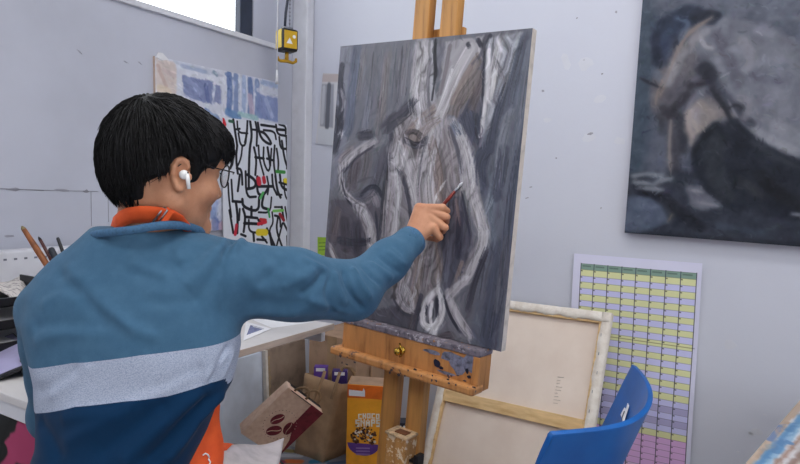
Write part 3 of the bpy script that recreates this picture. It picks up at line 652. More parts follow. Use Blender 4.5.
# ground
P.poly([(622, 176), (690, 170), (720, 206), (800, 222), (930, 240), (930, 300), (610, 300)], (56, 60, 70), .9, 6, rag=10)
P.poly([(628, 198), (645, 194), (662, 206), (668, 222), (640, 232), (622, 232)], (92, 100, 116), .9, 3, rag=5)
for a in [(632, 176, 646, 174), (648, 174, 662, 176), (634, 182, 654, 184), (656, 182, 672, 178), (640, 188, 664, 190)]: S((118, 122, 130), 5, a[:2], a[2:], alpha=.85)
P.poly([(686, 184), (700, 184), (712, 198), (724, 206), (706, 212), (690, 204)], (106, 108, 118), .9, 2, rag=5); S((132, 132, 140), 4, (690, 190), (702, 192), alpha=.7); S((126, 126, 134), 3, (698, 202), (718, 206), alpha=.8)
S((40, 42, 50), 12, (664, 196), (682, 214), (700, 226), alpha=.8); S((38, 40, 50), 8, (640, 192), (662, 198), alpha=.8); S((70, 76, 88), 8, (720, 226), (760, 232), alpha=.6); S((106, 98, 92), 2, (672, 214), (668, 222), alpha=.9); S((120, 122, 130), 4, (792, 214), (812, 216), alpha=.8); S((44, 46, 54), 8, (630, 236), (700, 240), (800, 246), alpha=.5)
P.brush(900, 12, 2.6, 7, .4, spread=.5); P.redo(30, .3, .8, 1.2); P.blur(2, .7); P.mottle(11, 16, 61, 1.3); P.mottle(10, 44, 62, 1.3); P.redo(7, .55, .75, .8); P.a = (P.a-88)*1.22+80; P.blur(1, .35); P.brush(1700, 7, 1.6, 12, .5, spread=.8)
sheet('painted_face', TL, ux, dz, FW_, FH_, P, m_paint, t)

# ------------------------------------------------------------------ calendar poster
Yq = YW-.004
TL = onY(574.5, 253.3, Yq); TR = onY(702.8, 260.6, Yq); ux = unit(TR-TL); dz = np.array([0, 0, -1.]); dz = unit(dz-ux*(dz@ux)); dz = unit(dz+ux*-.02); ux = unit(ux-dz*(ux@dz))
PW, PH = float(np.linalg.norm(TR-TL)), .86
t = thing('wall_planner', TL+dz*PH+ux*PW/2, 'tall printed year planner with yellow and lilac rows on the wall', 'poster')
nx, ny = 300, 560
P = Paint(nx, ny, (216, 216, 238), plane_to(TL, ux, dz, PW, PH, nx, ny)).prep(2.2)
x0, y0 = P.to(581.2, 269.3); x1 = P.to(697, 273)[0]; y1 = P.to(640, 432)[1]
nr = 25; rh = (y1-y0)/nr
A = P.a
xi0, xi1 = int(x0), int(x1)
for r in range(-1, 34):
    ya, yb_ = int(round(y0+r*rh)), int(round(y0+(r+1)*rh))
    c = (132, 160, 148) if r == -1 else ((204, 204, 244) if r % 2 else (222, 224, 172))
    if r in (20, 22): c = (176, 172, 212)
    if r >= 25: c = (222, 180, 228) if r < 30 else (228, 200, 232)
    A[ya:yb_, xi0:xi1] = c
    A[ya:ya+1, xi0:xi1] = np.array(c)*.62
    for k in range(8):
        xx = int(x0+(x1-x0)*k/8)
        if r >= 0: A[ya+2:ya+5, xx+2:xx+6] = np.array(c)*.55      # the day number, too small to read
        else: A[ya+4:ya+8, xx+5:xx+26:2] = np.array(c)*.5
for k in range(9):
    xx = int(x0+(x1-x0)*k/8); A[int(y0-rh):int(y0+34*rh), xx:xx+2] = (70, 76, 92)
fy = int(P.to(640, 341)[1]); A[fy:fy+2, 20:xi1+6] *= .72           # fold line across the sheet
P.mottle(3, 10, 3)
bend = lambda u, v: (np.array([0, -1., 0])*((.006*np.sin(v*9+u*2)+.010*np.maximum(v-.8, 0)*5+.004)*np.ones_like(u))[..., 0][..., None])
sheet('printed_face', TL, ux, dz, PW, PH, P, m_matte_paint, t, bend)

# ------------------------------------------------------------------ the two sheets on the left wall
def left_sheet(corner_TL, corner_TR, corner_BL, X, name, label, cat, nx, ny, paintfn, mat, th=.012, edge=None):
    TL, TR, BL_ = onX(*corner_TL, X), onX(*corner_TR, X), onX(*corner_BL, X)
    ux = unit(TR-TL); dz = BL_-TL; dz = unit(dz-ux*(dz@ux)); W = float(np.linalg.norm(TR-TL)); H = float(abs((BL_-TL)@dz))
    t = thing(name, TL+ux*W/2+dz*H, label, cat)
    q = np.array([-1., 0, 0])
    B = TL+dz*H
    mb = MB(); mb.hexa([B+q*.001, B+q*th, B+ux*W+q*th, B+ux*W+q*.001], [TL+q*.001, TL+q*th, TL+ux*W+q*th, TL+ux*W+q*.001])
    mb.build('backing', edge or m_paper, t)
    P = Paint(nx, ny, (205, 208, 220), plane_to(TL, ux, dz, W, H, nx, ny)).prep(nx/abs(corner_TR[0]-corner_TL[0])*.8)
    globals()['P'] = P
    paintfn(P)
    sheet('painted_face', TL, ux, dz, W, H, P, mat, t)
    return t, TL, ux, dz
def water(P):
    P.mottle(12, 8, 4); W1, B1, B2, B3 = (204, 207, 220), (112, 132, 176), (146, 164, 200), (86, 110, 160)
    P.poly([(155, 57), (176, 64), (176, 96), (157, 96)], (206, 190, 182), .8, 3, rag=6); S((180, 150, 140), 4, (158, 66), (166, 86), alpha=.5); S((212, 196, 170), 8, (160, 88), (168, 92), alpha=.6); S((190, 170, 172), 5, (164, 70), (174, 76), alpha=.5)
    P.poly([(182, 75), (213, 82), (212, 105), (184, 96)], (118, 128, 168), .9, 2, rag=5); S((150, 160, 194), 7, (187, 80), (200, 92), alpha=.7); S((92, 104, 150), 5, (206, 86), (208, 100), alpha=.6)
    P.poly([(215, 84), (222, 86), (222, 104), (214, 102)], (124, 132, 170), .9, 2, rag=4)
    for x, c in [(229, B3), (236, B1), (243, B2), (250, B3), (257, B1)]: S(c, 7, (x, 74+(x-229)*.28), (x+1, 92+(x-229)*.28), (x, 108+(x-229)*.2), alpha=.8)
    S((190, 172, 190), 7, (250, 96), (252, 114), alpha=.8); S(W1, 5, (240, 78), (240, 108), alpha=.8); S(W1, 6, (222, 76), (224, 114), alpha=.8)
    P.poly([(258, 94), (278, 98), (278, 122), (258, 118)], (128, 142, 186), .9, 3, rag=5); S((168, 178, 208), 6, (266, 100), (272, 116), alpha=.7); S((150, 170, 206), 6, (262, 82), (276, 86), alpha=.7); S(W1, 5, (258, 90), (278, 95), alpha=.8)
    S(B1, 5, (206, 110), (212, 116), (218, 118), alpha=.8); S((92, 128, 176), 9, (228, 112), (238, 118), alpha=.85); S((150, 188, 190), 6, (240, 114), (256, 118), alpha=.8)
    S((186, 192, 208), 5, (178, 62), (200, 70), (218, 74), alpha=.8); S((120, 140, 160), 4, (214, 72), (217, 75), alpha=.8); S((132, 148, 186), 4, (182, 66), (206, 72), alpha=.5); S((110, 130, 172), 4, (226, 74), (232, 78), alpha=.7)
    for x, y, c in [(216, 205, (168, 176, 206)), (214, 216, B3), (218, 224, (112, 124, 180)), (222, 230, (206, 176, 190)), (213, 228, (216, 190, 190)), (219, 212, (204, 208, 222)), (205, 190, B2), (190, 160, B1), (170, 140, W1), (180, 180, B3), (175, 205, (206, 180, 180))]: S(c, 9, (x, y-5), (x+1, y+5), alpha=.8)
    for y in range(108, 232, 17):
        for x in range(163, 222, 13):
            if P.r.random() < .62: S([(128, 144, 188), (150, 166, 204), (104, 124, 174), (196, 176, 186), (160, 180, 200)][P.r.integers(5)], 8, (x, y+(x-160)*.2), (x+P.r.uniform(-2, 2), y+10+(x-160)*.2), alpha=.7)
    P.brush(900, 9, 3, 14, .5, spread=.3); P.mottle(12, 30, 9); P.brush(500, 6, 2, 22, .5, spread=.5)
left_sheet((155, 56), (278, 82), (158, 235), XW+.014, 'watercolour_painting', 'large loose blue watercolour pinned flat to the left wall', 'painting', 230, 260, water, m_matte_paint, .013, plain('paper_edge_tan', (200, 176, 160), .8))
def bw(P):
    K = (22, 22, 30); P.a[:] = (214, 217, 226); P.mottle(4, 10, 4)
    z = lambda x, y: (210+x/3.09, 110+y/3.09)
    def l(w_, *pts, c=K): S(c, w_, *[z(*p) for p in pts], soft=.35, rag=.12, alpha=.97)
    V = 1.5
    for pts in [((72, 30), (78, 70), (84, 110)), ((84, 35), (86, 70), (116, 72)), ((116, 30), (114, 74), (108, 100)), ((88, 72), (94, 110), (110, 110), (112, 74)), ((100, 110), (96, 150), (82, 180)), ((124, 34), (130, 80), (122, 120), (120, 200)), ((130, 60), (146, 62)), ((140, 34), (146, 66), (144, 110)), ((148, 40), (156, 90), (196, 112), (170, 70), (150, 66)), ((158, 46), (200, 52)), ((166, 62), (200, 66), (204, 90)), ((204, 46), (208, 76), (236, 80)), ((214, 44), (234, 50), (234, 72)), ((208, 60), (232, 62)), ((80, 60), (92, 58)),
                ((136, 116), (144, 150), (140, 200)), ((150, 110), (152, 150), (166, 200)), ((166, 116), (164, 160), (184, 200), (190, 120)), ((178, 116), (186, 170)), ((200, 110), (196, 160), (202, 200)), ((214, 84), (218, 120), (238, 120)), ((222, 96), (230, 150), (240, 180)), ((236, 84), (242, 170), (238, 180)), ((206, 120), (212, 160), (210, 190)), ((140, 146), (166, 150)), ((176, 150), (196, 156)),
                ((84, 110), (80, 150), (86, 196)), ((68, 120), (72, 160), (62, 180)), ((84, 180), (98, 184), (100, 230)), ((92, 200), (86, 250)), ((110, 190), (112, 270), (142, 268)), ((116, 200), (142, 218), (140, 240), (114, 244)), ((120, 196), (120, 240)), ((146, 206), (146, 262), (168, 262), (180, 240)), ((150, 236), (192, 236)), ((176, 206), (182, 236), (178, 260)), ((192, 200), (194, 236), (206, 260)), ((202, 204), (208, 250), (218, 270)), ((216, 200), (220, 240), (246, 250)), ((228, 216), (232, 270), (246, 280)), ((246, 200), (250, 270), (252, 310)), ((214, 224), (246, 232)), ((206, 262), (222, 262)),
                ((66, 216), (70, 280)), ((56, 226), (58, 270), (66, 330)), ((70, 282), (96, 284)), ((80, 284), (86, 330), (84, 380)), ((100, 276), (102, 300), (150, 316), (152, 270)), ((92, 306), (90, 340)), ((102, 306), (110, 330), (104, 376)), ((110, 330), (146, 334)), ((150, 316), (186, 318), (190, 270)), ((166, 262), (158, 300), (176, 306)), ((128, 300), (128, 330)), ((120, 340), (120, 376), (150, 380)), ((106, 350), (150, 352)), ((60, 310), (72, 380)), ((96, 384), (110, 390)), ((150, 340), (160, 352)), ((134, 380), (136, 404)),
                ((192, 316), (196, 350), (182, 370), (190, 420)), ((200, 326), (216, 330), (218, 360)), ((210, 330), (204, 370), (222, 420)), ((224, 350), (206, 420)), ((232, 300), (240, 350), (254, 384)), ((252, 312), (258, 380), (254, 400)), ((222, 300), (228, 340)), ((186, 380), (196, 424)), ((228, 350), (248, 390)), ((238, 390), (240, 436)), ((252, 400), (262, 440)), ((160, 390), (176, 410)), ((176, 366), (200, 420)), ((146, 400), (172, 402)), ((200, 300), (222, 300))]:
        l(2.35+random.uniform(-.4, .7), *pts)
    for w_, c, pts in [(4, (206, 44, 56), ((40, 32), (44, 44))), (2.4, (44, 90, 66), ((60, 34), (70, 36))), (5, (196, 42, 60), ((150, 214), (152, 226))), (4, (190, 40, 56), ((166, 210), (168, 222))), (3, (60, 140, 60), ((206, 190), (230, 192))), (4.5, (226, 204, 40), ((232, 218), (246, 222))), (2.6, (90, 180, 100), ((164, 256), (156, 272))), (2.4, (120, 190, 90), ((196, 312), (226, 310))), (3.2, (200, 40, 56), ((150, 352), (172, 346))), (2.6, (190, 44, 50), ((156, 338), (172, 340))), (3.2, (150, 30, 40), ((216, 322), (228, 340))), (6, (222, 196, 40), ((150, 378), (172, 378))), (3, (190, 40, 60), ((82, 356), (78, 384))), (2.4, (40, 110, 80), ((240, 410), (244, 430))), (2.2, (60, 150, 80), ((180, 306), (184, 330)))]:
        l(w_*1.15, *pts, c=c)
sh, bTL, bux, bdz = left_sheet((222.5, 117), (287, 125), (232.5, 262), XW+.03, 'abstract_painting', 'white sheet of bold black lines with red and yellow dabs beside his face', 'painting', 240, 400, bw, m_matte_paint, .004)
# strip of tape at the corner of the watercolour
p = onX(160, 56, XW+.017); mb = MB(); mb.slab([p+np.array([0, a, b]) for a, b in [(-.018, -.008), (-.008, .012), (.012, .014), (.026, .004), (.04, -.006), (.016, -.014)]], np.array([1., 0, 0]), .003)
tag(mb.build('masking_tape', m_paper, at_base=True), 'crumpled white tape at the top corner of the blue watercolour', 'tape')

# small studies pinned behind the canvas on the back wall
def wall_sheet(name, label, cat, pts, col_fn, nx=40, ny=80, Yo=.006, mat=m_matte_paint):
    TL, TR, BL_ = [onY(*p, YW-Yo) for p in pts]; ux = unit(TR-TL); dz = BL_-TL; dz = unit(dz-ux*(dz@ux)); W = float(np.linalg.norm(TR-TL)); H = float(abs((BL_-TL)@dz))
    P = Paint(nx, ny, (200, 200, 205), plane_to(TL, ux, dz, W, H, nx, ny)).prep(nx/abs(pts[1][0]-pts[0][0])); globals()['P'] = P
    col_fn(P)
    return tag(sheet(name, TL, ux, dz, W, H, P, mat, None), label, cat)
def st1(P):
    P.mottle(8, 6, 3); P.poly([(320, 74), (340, 74), (340, 82), (320, 82)], (184, 172, 172), .9, 1); P.poly([(322, 84), (334, 84), (333, 128), (320, 126)], (150, 152, 162), .95, 2); S((96, 98, 108), 4, (329, 86), (327, 126)); S((186, 188, 196), 3, (324, 88), (322, 122)); P.poly([(318, 128), (336, 130), (336, 148), (318, 146)], (196, 200, 208), .9, 1.5)
wall_sheet('picture_strip', 'narrow grey photo strip pinned to the wall left of the canvas', 'picture', [(323, 73), (342, 74), (320, 144)], st1)
def st2(P):
    P.a[:] = (40, 76, 150); S((70, 110, 180), 2, (334, 180), (332, 196))
wall_sheet('blue_card', 'thin blue card just showing at the left edge of the canvas', 'card', [(332, 166), (345, 166), (331, 196)], st2, 12, 20)
def st3(P):
    P.a[:] = (160, 196, 70); P.mottle(6, 6)
    for y in (243, 246.5, 250): S((84, 120, 56), .8, (319, y), (327, y-.3), raw=False, soft=.5, alpha=.7)
wall_sheet('sticky_note', 'small green sticky note on the back wall beside the canvas', 'note', [(317.5, 237), (331, 237.5), (316.5, 255)], st3, 40, 50)

# ------------------------------------------------------------------ hoist control hanging by the window
hc = at(287, 41, 2.72); hz = float(hc[2])
hx = unit(np.array([.38, .92, 0])); hn = np.array([hx[1], -hx[0], 0])
t = thing('pendant_hoist', hc-UP*.1, 'small yellow and black hoist block with a hook hanging by the window', 'hoist')
m_yel = plain('hoist_yellow', (206, 164, 28), .4, var=.04)
MB().box(hc, (.080, .074, .098), (hx, hn, UP)).build('casing', m_black, t, bevel=.012)
MB().box(hc+hn*.0365, (.062, .004, .076), (hx, hn, UP)).build('front_plate', m_yel, t, bevel=.003)
MB().box(hc-hx*.040+UP*.002, (.004, .056, .080), (hx, hn, UP)).build('side_plate', plain('pale_yellow', (222, 196, 96), .4), t, bevel=.002)
mb = MB(); o_ = hc+hn*.0388
tri = lambda cx, cz, r: mb.slab([o_+hx*(cx+r*math.sin(a))+UP*(cz+r*math.cos(a)) for a in (0, 2.094, 4.189)], hn, .001)
tri(-.006, -.010, .017); mb.slab([o_+hx*(.016+.008*math.cos(a))+UP*(.014+.008*math.sin(a)) for a in np.linspace(0, 6.0, 9)], hn, .001)
mb.build('warning_mark', m_paper, t)
mb = MB(); mb.tube([hc-UP*.05, hc-UP*.085], .009, 10); k = hc-UP*.088
mb.tube([k+hx*.046+UP*.018, k+hx*.045+UP*.004, k+hx*.03-UP*.004, k, k-hx*.03-UP*.004, k-hx*.042+UP*.002, k-hx*.044+UP*.014], [.005, .0065, .007, .008, .007, .0065, .005], 10)
mb.build('hook', plain('hook_yellow', (178, 136, 26), .4), t)
MB().box(hc+UP*.055, (.05, .02, .012), (hx, hn, UP)).build('hanger', m_steel, t, bevel=.003)
tc = at(293, -10, 2.72)
mb = MB(); mb.tube([hc+UP*.05-hx*.012, hc+UP*.12-hx*.008, hc+UP*.22+hx*.006, np.array([hc[0]+hx[0]*.02, hc[1]+hx[1]*.02, ZC])], .0058, 8); mb.build('cable', plain('dark_cable', (40, 46, 62), .5), t)
mb = MB(); q0 = hc+UP*.06+hx*.012
for i in range(60): 
    p = q0+UP*.017*i
    if p[2] > ZC: break
    mb.lathe(p, [(0, -.005), (.004, -.003), (.005, 0), (.004, .003), (0, .005)], UP, 6)
mb.tube([q0, np.array([q0[0], q0[1], ZC])], .0015, 5); mb.build('chain', m_steel, t)
cp = at(277.5, 30, 2.66)
mb = MB(); mb.tube([np.array([cp[0], cp[1], ZC]), np.array([cp[0], cp[1], 1.66])], .003, 6); mb.tube([np.array([cp[0], cp[1], 1.66]), np.array([cp[0], cp[1], 1.60])], [.004, .008], 8)
tag(mb.build('blind_cord', m_white, at_base=True), 'thin white blind cord hanging straight down in front of the watercolour', 'cord')

# ------------------------------------------------------------------ stretched canvas leaning face to the wall
LC = np.array([-.80473928, 2.19041079, .353810765])
LT = np.array([-1.12594542, 2.37015003, .69873623]); RT = np.array([-.46460658, 2.27878092, .71568591]); RB = np.array([-.48353314, 2.01067155, .0088853]); LB = np.array([-1.14487198, 2.10204065, 0.])
lx = unit(RT-LT); lz = unit((LT-LB)-lx*((LT-LB)@lx)); ln = np.cross(lx, lz); ln = ln if ln[1] > 0 else -ln
LW, LH = .668, .756
Q = lambda u, v, d: LB+lx*u+lz*v+ln*d          # u right, v up, d into the wall
t = thing('stretched_canvas', Q(LW/2, 0, .01), 'stretched canvas leaning with its pale back and wooden crossbar showing', 'canvas')
def qbox(mb, u0, u1, v0, v1, d0, d1): return mb.box(Q((u0+u1)/2, (v0+v1)/2, (d0+d1)/2), (u1-u0, d1-d0, v1-v0), (lx, ln, lz))
qbox(MB(), .01, LW-.01, .01, LH-.01, .018, .021).build('canvas_back', m_raw, t, label='pale beige raw canvas')
bw_ = .040
for nm, a in (('stretcher_bar', (0, LW, LH-bw_, LH)), ('stretcher_bar', (0, LW, 0, bw_)), ('stretcher_bar', (0, bw_, bw_, LH-bw_)), ('stretcher_bar', (LW-bw_, LW, bw_, LH-bw_))):
    qbox(MB(), *a, 0, .018).build(nm, m_bar, t, bevel=.002)
v_l, v_r = .335, .345
mb = MB(); mb.hexa([Q(bw_, v_l-.025, 0), Q(LW-bw_, v_r-.025, 0), Q(LW-bw_, v_r-.025, .016), Q(bw_, v_l-.025, .016)], [Q(bw_, v_l+.022, 0), Q(LW-bw_, v_r+.022, 0), Q(LW-bw_, v_r+.022, .016), Q(bw_, v_l+.022, .016)]); mb.build('crossbar', m_bar, t, bevel=.002)
# folded cloth wrapped over the bars, wavy inner edge
def fold(u0, v0, u1, v1, inu, inv, seed):
    g = np.random.default_rng(seed); n = 46; P_ = []
    for i in range(n):
        s_ = i/(n-1); wv = .031+.002*math.sin(i*.9+seed)+.005*g.random()
        bu, bv = u0+(u1-u0)*s_, v0+(v1-v0)*s_; row = []
        for k, (f_, d_) in enumerate([(-.06, .02), (-.09, .004), (0, -.003), (.5, -.004-.003*g.random()), (.95, -.0035-.004*g.random()), (1.0, -.0005)]):
            row.append(Q(bu+inu*wv*f_, bv+inv*wv*f_, d_))
        P_.append(row)
    return P_
mb = MB()
for i, a in enumerate([((0, LH, LW, LH, 0, -1)), ((LW, LH, LW, 0, -1, 0)), ((0, 0, 0, LH, 1, 0)), ((LW, 0, 0, 0, 0, 1))]): mb.grid(fold(*a, i+1))
mb.build('folded_edge', m_prime, t, label='creased white primed canvas folded over the bars')
for k in range(10): MB().box(Q(LW-.020+.004*math.sin(k*2), .06+k*.068, -.006), (.002, .003, .011), (lx, ln, lz)).build('staple', m_steel, t)
mb = MB()
for k in range(9): mb.tube([Q(.50, .40+k*.012, .0165), Q(.50+.018+.008*math.sin(k*1.7), .402+k*.012, .0165)], .0007, 4)
mb.build('stamped_text', plain('faint_stamp', (168, 154, 146), .9), t, label='faint illegible stamp lines')

# ------------------------------------------------------------------ blue moulded chair
m_blue = NT('blue_plastic'); m_blue.color(m_blue.ramp(m_blue.noise(9, 4), [(.3, (0, 78, 150)), (.7, (4, 92, 170))])); m_blue.bump(m_blue.noise(600, 2), .12, .0005); m_blue = m_blue.set(.42)
ch = thing('blue_chair', (-.48, 1.19, 0), 'blue moulded plastic chair with its curved back towards the poster', 'chair')
rim = [(-.285, .895), (-.2690, .9160), (-.2387, .9468), (-.2019, .9873), (-.1765, 1.0306), (-.1645, 1.0780), (-.1600, 1.1350), (-.1660, 1.2000), (-.1780, 1.2600), (-.2010, 1.3320), (-.2330, 1.4040)]
pts = np.array(rim)[1:]
for _ in range(2):
    q = [pts[0]]
    for i in range(len(pts)-1): q += [pts[i]*.75+pts[i+1]*.25, pts[i]*.25+pts[i+1]*.75]
    pts = np.array(q+[pts[-1]])
cx_, cy_ = -.42, 1.16
rows = []
zs_ = [.78, .775, .74, .70, .65, .60, .55, .50, .44, .413]
for z in zs_:
    d = .78-z; row = []
    for i, p in enumerate(pts):
        s_ = i/(len(pts)-1); w_ = 1-.30*min(1, d/.30)**1.4
        c = np.array([-.24-.42*d, 1.155]); q = np.array([p[0]-.36*d, p[1]])
        q = np.array([q[0], cy_+(q[1]-cy_)*w_])
        end = min(s_, 1-s_)
        row.append(np.array([q[0], q[1], z-(.004*max(0, 1-end/.03)**2 if z > .77 else 0)]))
    rows.append(row)
chair_rows = [list(r) for r in rows]
b = MB().grid(rows).build('backrest', m_blue, ch, solid=.0095, bevel=.003)
# seat pan: a dished shell continuing forward from the back
rows = []
for k, s_ in enumerate(np.linspace(0, 1, 12)):
    row = []
    for j, u in enumerate(np.linspace(-1, 1, 15)):
        x = -.345-.33*s_; hw = .185+.02*s_
        zz = .415-.03*math.sin(min(1, s_*1.1)*math.pi)+.035*u*u*(1-.3*s_)-.02*max(0, s_-.8)*5*.5
        row.append(np.array([x+.03*(1-s_)*(-u*u), cy_+u*hw, zz]))
    rows.append(row)
MB().grid(rows).build('seat', m_blue, ch, solid=.009)
for sx, sy in ((-.60, -.15), (-.60, .15), (-.36, -.15), (-.36, .15)):
    dx = -.03 if sx < -.5 else .06
    MB().tube([np.array([sx, cy_+sy, .386]), np.array([sx+dx, cy_+sy*1.25, .02]), np.array([sx+dx, cy_+sy*1.25, 0.])], .011, 12).build('leg', m_steel, ch)
for sy in (-.15, .15): MB().tube([np.array([-.62, cy_+sy, .380]), np.array([-.5, cy_+sy*1.05, .374]), np.array([-.34, cy_+sy, .380])], .009, 8).build('seat_rail', m_steel, ch)
# white scuffed sticker on the inside of the chair back
_r = np.array(chair_rows); _n = _r.shape[1]; _s = _r[:, int(_n*.55):].reshape(-1, 3); _x, _y, _w = proj(_s); _i = ((_x-626.5)**2+(_y-416)**2).argmin(); best = _s[_i]
u1 = unit(np.array([-.25, 1, 0])); v1 = unit(np.array([.42, 0, 1])); n1 = unit(np.cross(u1, v1)); n1 = n1 if n1[0] < 0 else -n1
best = best+n1*.008
mb = MB(); mb.slab([best+u1*a*2.2+v1*b for a, b in [(-.02, -.016), (-.006, -.010), (.012, -.014), (.018, .002), (.004, .008), (.010, .018), (.0, .020), (-.008, .004)]], n1, .001)
st = mb.build('sticker', m_paper, ch, label='torn white sticker with a black smudge')
mb = MB(); mb.slab([best+n1*.0006+u1*a+v1*b for a, b in [(-.012, -.012), (-.002, -.006), (.006, .004), (.012, .0), (.004, -.010)]], n1, .001); mb.build('smudge', m_black, st)

# ------------------------------------------------------------------ desk under the window wall
DX0, DX1, DY0, DY1, DZ = -1.95, -1.213, .652, 1.61, .70
m_desk = plain('desk_laminate', (206, 203, 203), .45, var=.03, vs=5)
m_edge = wood('desk_edge', (188, 172, 160), (160, 142, 128), 8, (1, .1, 1))
t = thing('desk', ((DX0+DX1)/2, (DY0+DY1)/2, 0), 'pale desk along the window wall, cluttered with papers and brushes', 'desk')
MB().bb(np.array([DX0, DY0, DZ-.018]), np.array([DX1-.002, DY1, DZ])).build('desktop', m_desk, t, bevel=.002)
MB().bb(np.array([DX1-.002, DY0, DZ-.0185]), np.array([DX1, DY1, DZ+.0005])).build('edge_band', m_edge, t, label='worn beige edge band')
MB().bb(np.array([DX0+.02, DY0+.006, DZ-.052]), np.array([DX1-.01, DY0+.03, DZ-.018])).build('apron', m_white, t, bevel=.002)
MB().bb(np.array([DX0+.02, DY1-.03, DZ-.06]), np.array([DX1-.03, DY1-.01, DZ-.018])).build('apron', m_white, t)
lp = onX(305, 400, -1.27)
for x, y in ((DX1-.035, DY0+.03), (DX0+.02, DY0+.03), (DX0+.02, DY1-.03), (DX1-.33, DY0+.03)):
    MB().bb(np.array([x-.014, y-.014, 0]), np.array([x+.014, y+.014, DZ-.018])).build('leg', m_white, t, bevel=.002)

# canvases and boards stored under the desk
def leaner(name, label, cat, TLp, TRp, Xt, Xb, zb, mat, th, edge=None, extra=None):
    a, b = onX(*TLp, Xt), onX(*TRp, Xt); z = (a[2]+b[2])/2
    A0, B0 = np.array([Xt, a[1], z]), np.array([Xt, b[1], z]); A1, B1 = np.array([Xb, a[1]-.0, zb]), np.array([Xb, b[1], zb])
    n = unit(np.cross(B1-A1, A0-A1)); n = n if n[0] > 0 else -n
    t = thing(name, (A1+B1)/2, label, cat)
    mb = MB(); mb.slab([A1, B1, B0, A0], n, th); mb.build('panel', mat, t, bevel=.002)
    return t, A0, B0, A1, B1, n
m_bluegrey = plain('pale_blue_grey_board', (216, 226, 240), .6, var=.05, vs=4)
yA = float(onX(262, 349, -1.235)[1])
t, A0, B0, A1, B1, n = leaner('grey_board', 'pale blue-grey board standing under the desk edge beside him', 'board', (170, 380), (261.5, 351.5), -1.84, -1.82, 0., m_bluegrey, .016)
m_brownb = plain('brown_canvas_back', (156, 136, 120), .85, var=.1, vs=10, bump=.2, bs=90)
t, A0, B0, A1, B1, n = leaner('reversed_canvas', 'brown backed canvas with a white edge standing under the desk', 'canvas', (264, 351.5), (305, 338), -1.86, -1.835, 0., m_brownb, .012)
e_ = unit(A0-A1); mb = MB(); mb.slab([A1-np.array([0, .002, 0]), A1+np.array([0, .012, 0]), A0+np.array([0, .012, 0]), A0-np.array([0, .002, 0])], n, .02); 
o = mb.build('white_edge', m_prime, t, label='white primed edge'); o.location += Vector(n*.010)
mb = MB()
g = np.random.default_rng(3)
for i in range(14):
    p = A1+(A0-A1)*(.35+.6*i/14)+(B0-A0)*(.07+.04*g.random()); mb.slab([p+n*.002+np.array([0, .006*math.cos(a)*(1+g.random()), .008*math.sin(a)*(1+g.random())]) for a in np.linspace(0, 5.4, 7)], n, .003)
mb.build('torn_paper', plain('torn_tan', (170, 146, 116), .85), t)
# dark red and green leaf-pattern panel under the near end of the desk
TL = np.array([-1.72, DY0+.012, .644]); W_, H_ = .43, .64
TL[0] = -1.245-W_
t = thing('leaf_panel', TL+np.array([W_/2, 0, -H_]), 'maroon and green painted panel of dark leaves under the desk end', 'painting')
mb = MB(); mb.bb(TL+np.array([0, .002, -H_]), TL+np.array([W_, .018, 0])); mb.build('backing', m_card, t)
P = Paint(130, 190, (168, 60, 100), plane_to(TL, np.array([1., 0, 0]), np.array([0, 0, -1.]), W_, H_, 130, 190)).prep(1.9); P.mottle(6, 8, 4)
P.poly([(-60, 360), (10, 399), (26, 405), (14, 412), (-4, 430), (-60, 440)], (28, 136, 102), 1, 1.5)
K = (22, 26, 26)
for a, b in [((17, 412), (27, 406)), ((2, 424), (14, 418)), ((6, 412), (-2, 420)), ((-2, 408), (12, 407)), ((0, 438), (6, 431)), ((-2, 458), (4, 450)), ((12, 424), (4, 427)), ((-14, 430), (-4, 436)), ((18, 470), (28, 474))]:
    P.stroke([a, b], 5, K, 1, .3, taper=False, flow=False)
P.stroke([(24, 407), (10, 420), (2, 440), (-2, 464)], 1.4, (16, 20, 20), .9, .4, flow=False)
P.stroke([(23, 404), (29, 420)], 1.5, (150, 40, 60), .5, .5, flow=False)
sheet('painted_face', TL, np.array([1., 0, 0]), np.array([0, 0, -1.]), W_, H_, P, m_matte_paint, t)

# ------------------------------------------------------------------ radiator under the window
RX = XW+.10
ra = onX(0, 252, RX); rz = float(ra[2])
t = thing('radiator', (RX-.05, .9, .12), 'white panel radiator with a slotted top behind the desk', 'radiator')
ry0, ry1 = .2, float(onX(92, 245, RX)[1])
MB().bb(np.array([XW+.03, ry0, .12]), np.array([RX, ry1, rz])).build('panel', m_white, t, bevel=.006)
mb = MB()
y = ry0+.03; zs = float(onX(15, 259, RX)[2])
while y < ry1-.02: mb.bb(np.array([RX-.001, y, zs-.003]), np.array([RX+.0008, y+.009, zs+.003])); y += .030
mb.build('slot_grille', plain('slot_grey', (120, 122, 136), .7), t, label='row of small dark slots')['kind'] = 'stuff'
for y in (ry0+.06, ry1-.06): MB().bb(np.array([XW+.002, y-.02, .3]), np.array([XW+.03, y+.02, rz-.1])).build('bracket', m_white, t)

# ------------------------------------------------------------------ things on the desk
def onD(px, py, h=0.0): return onZ(px, py, DZ+h)
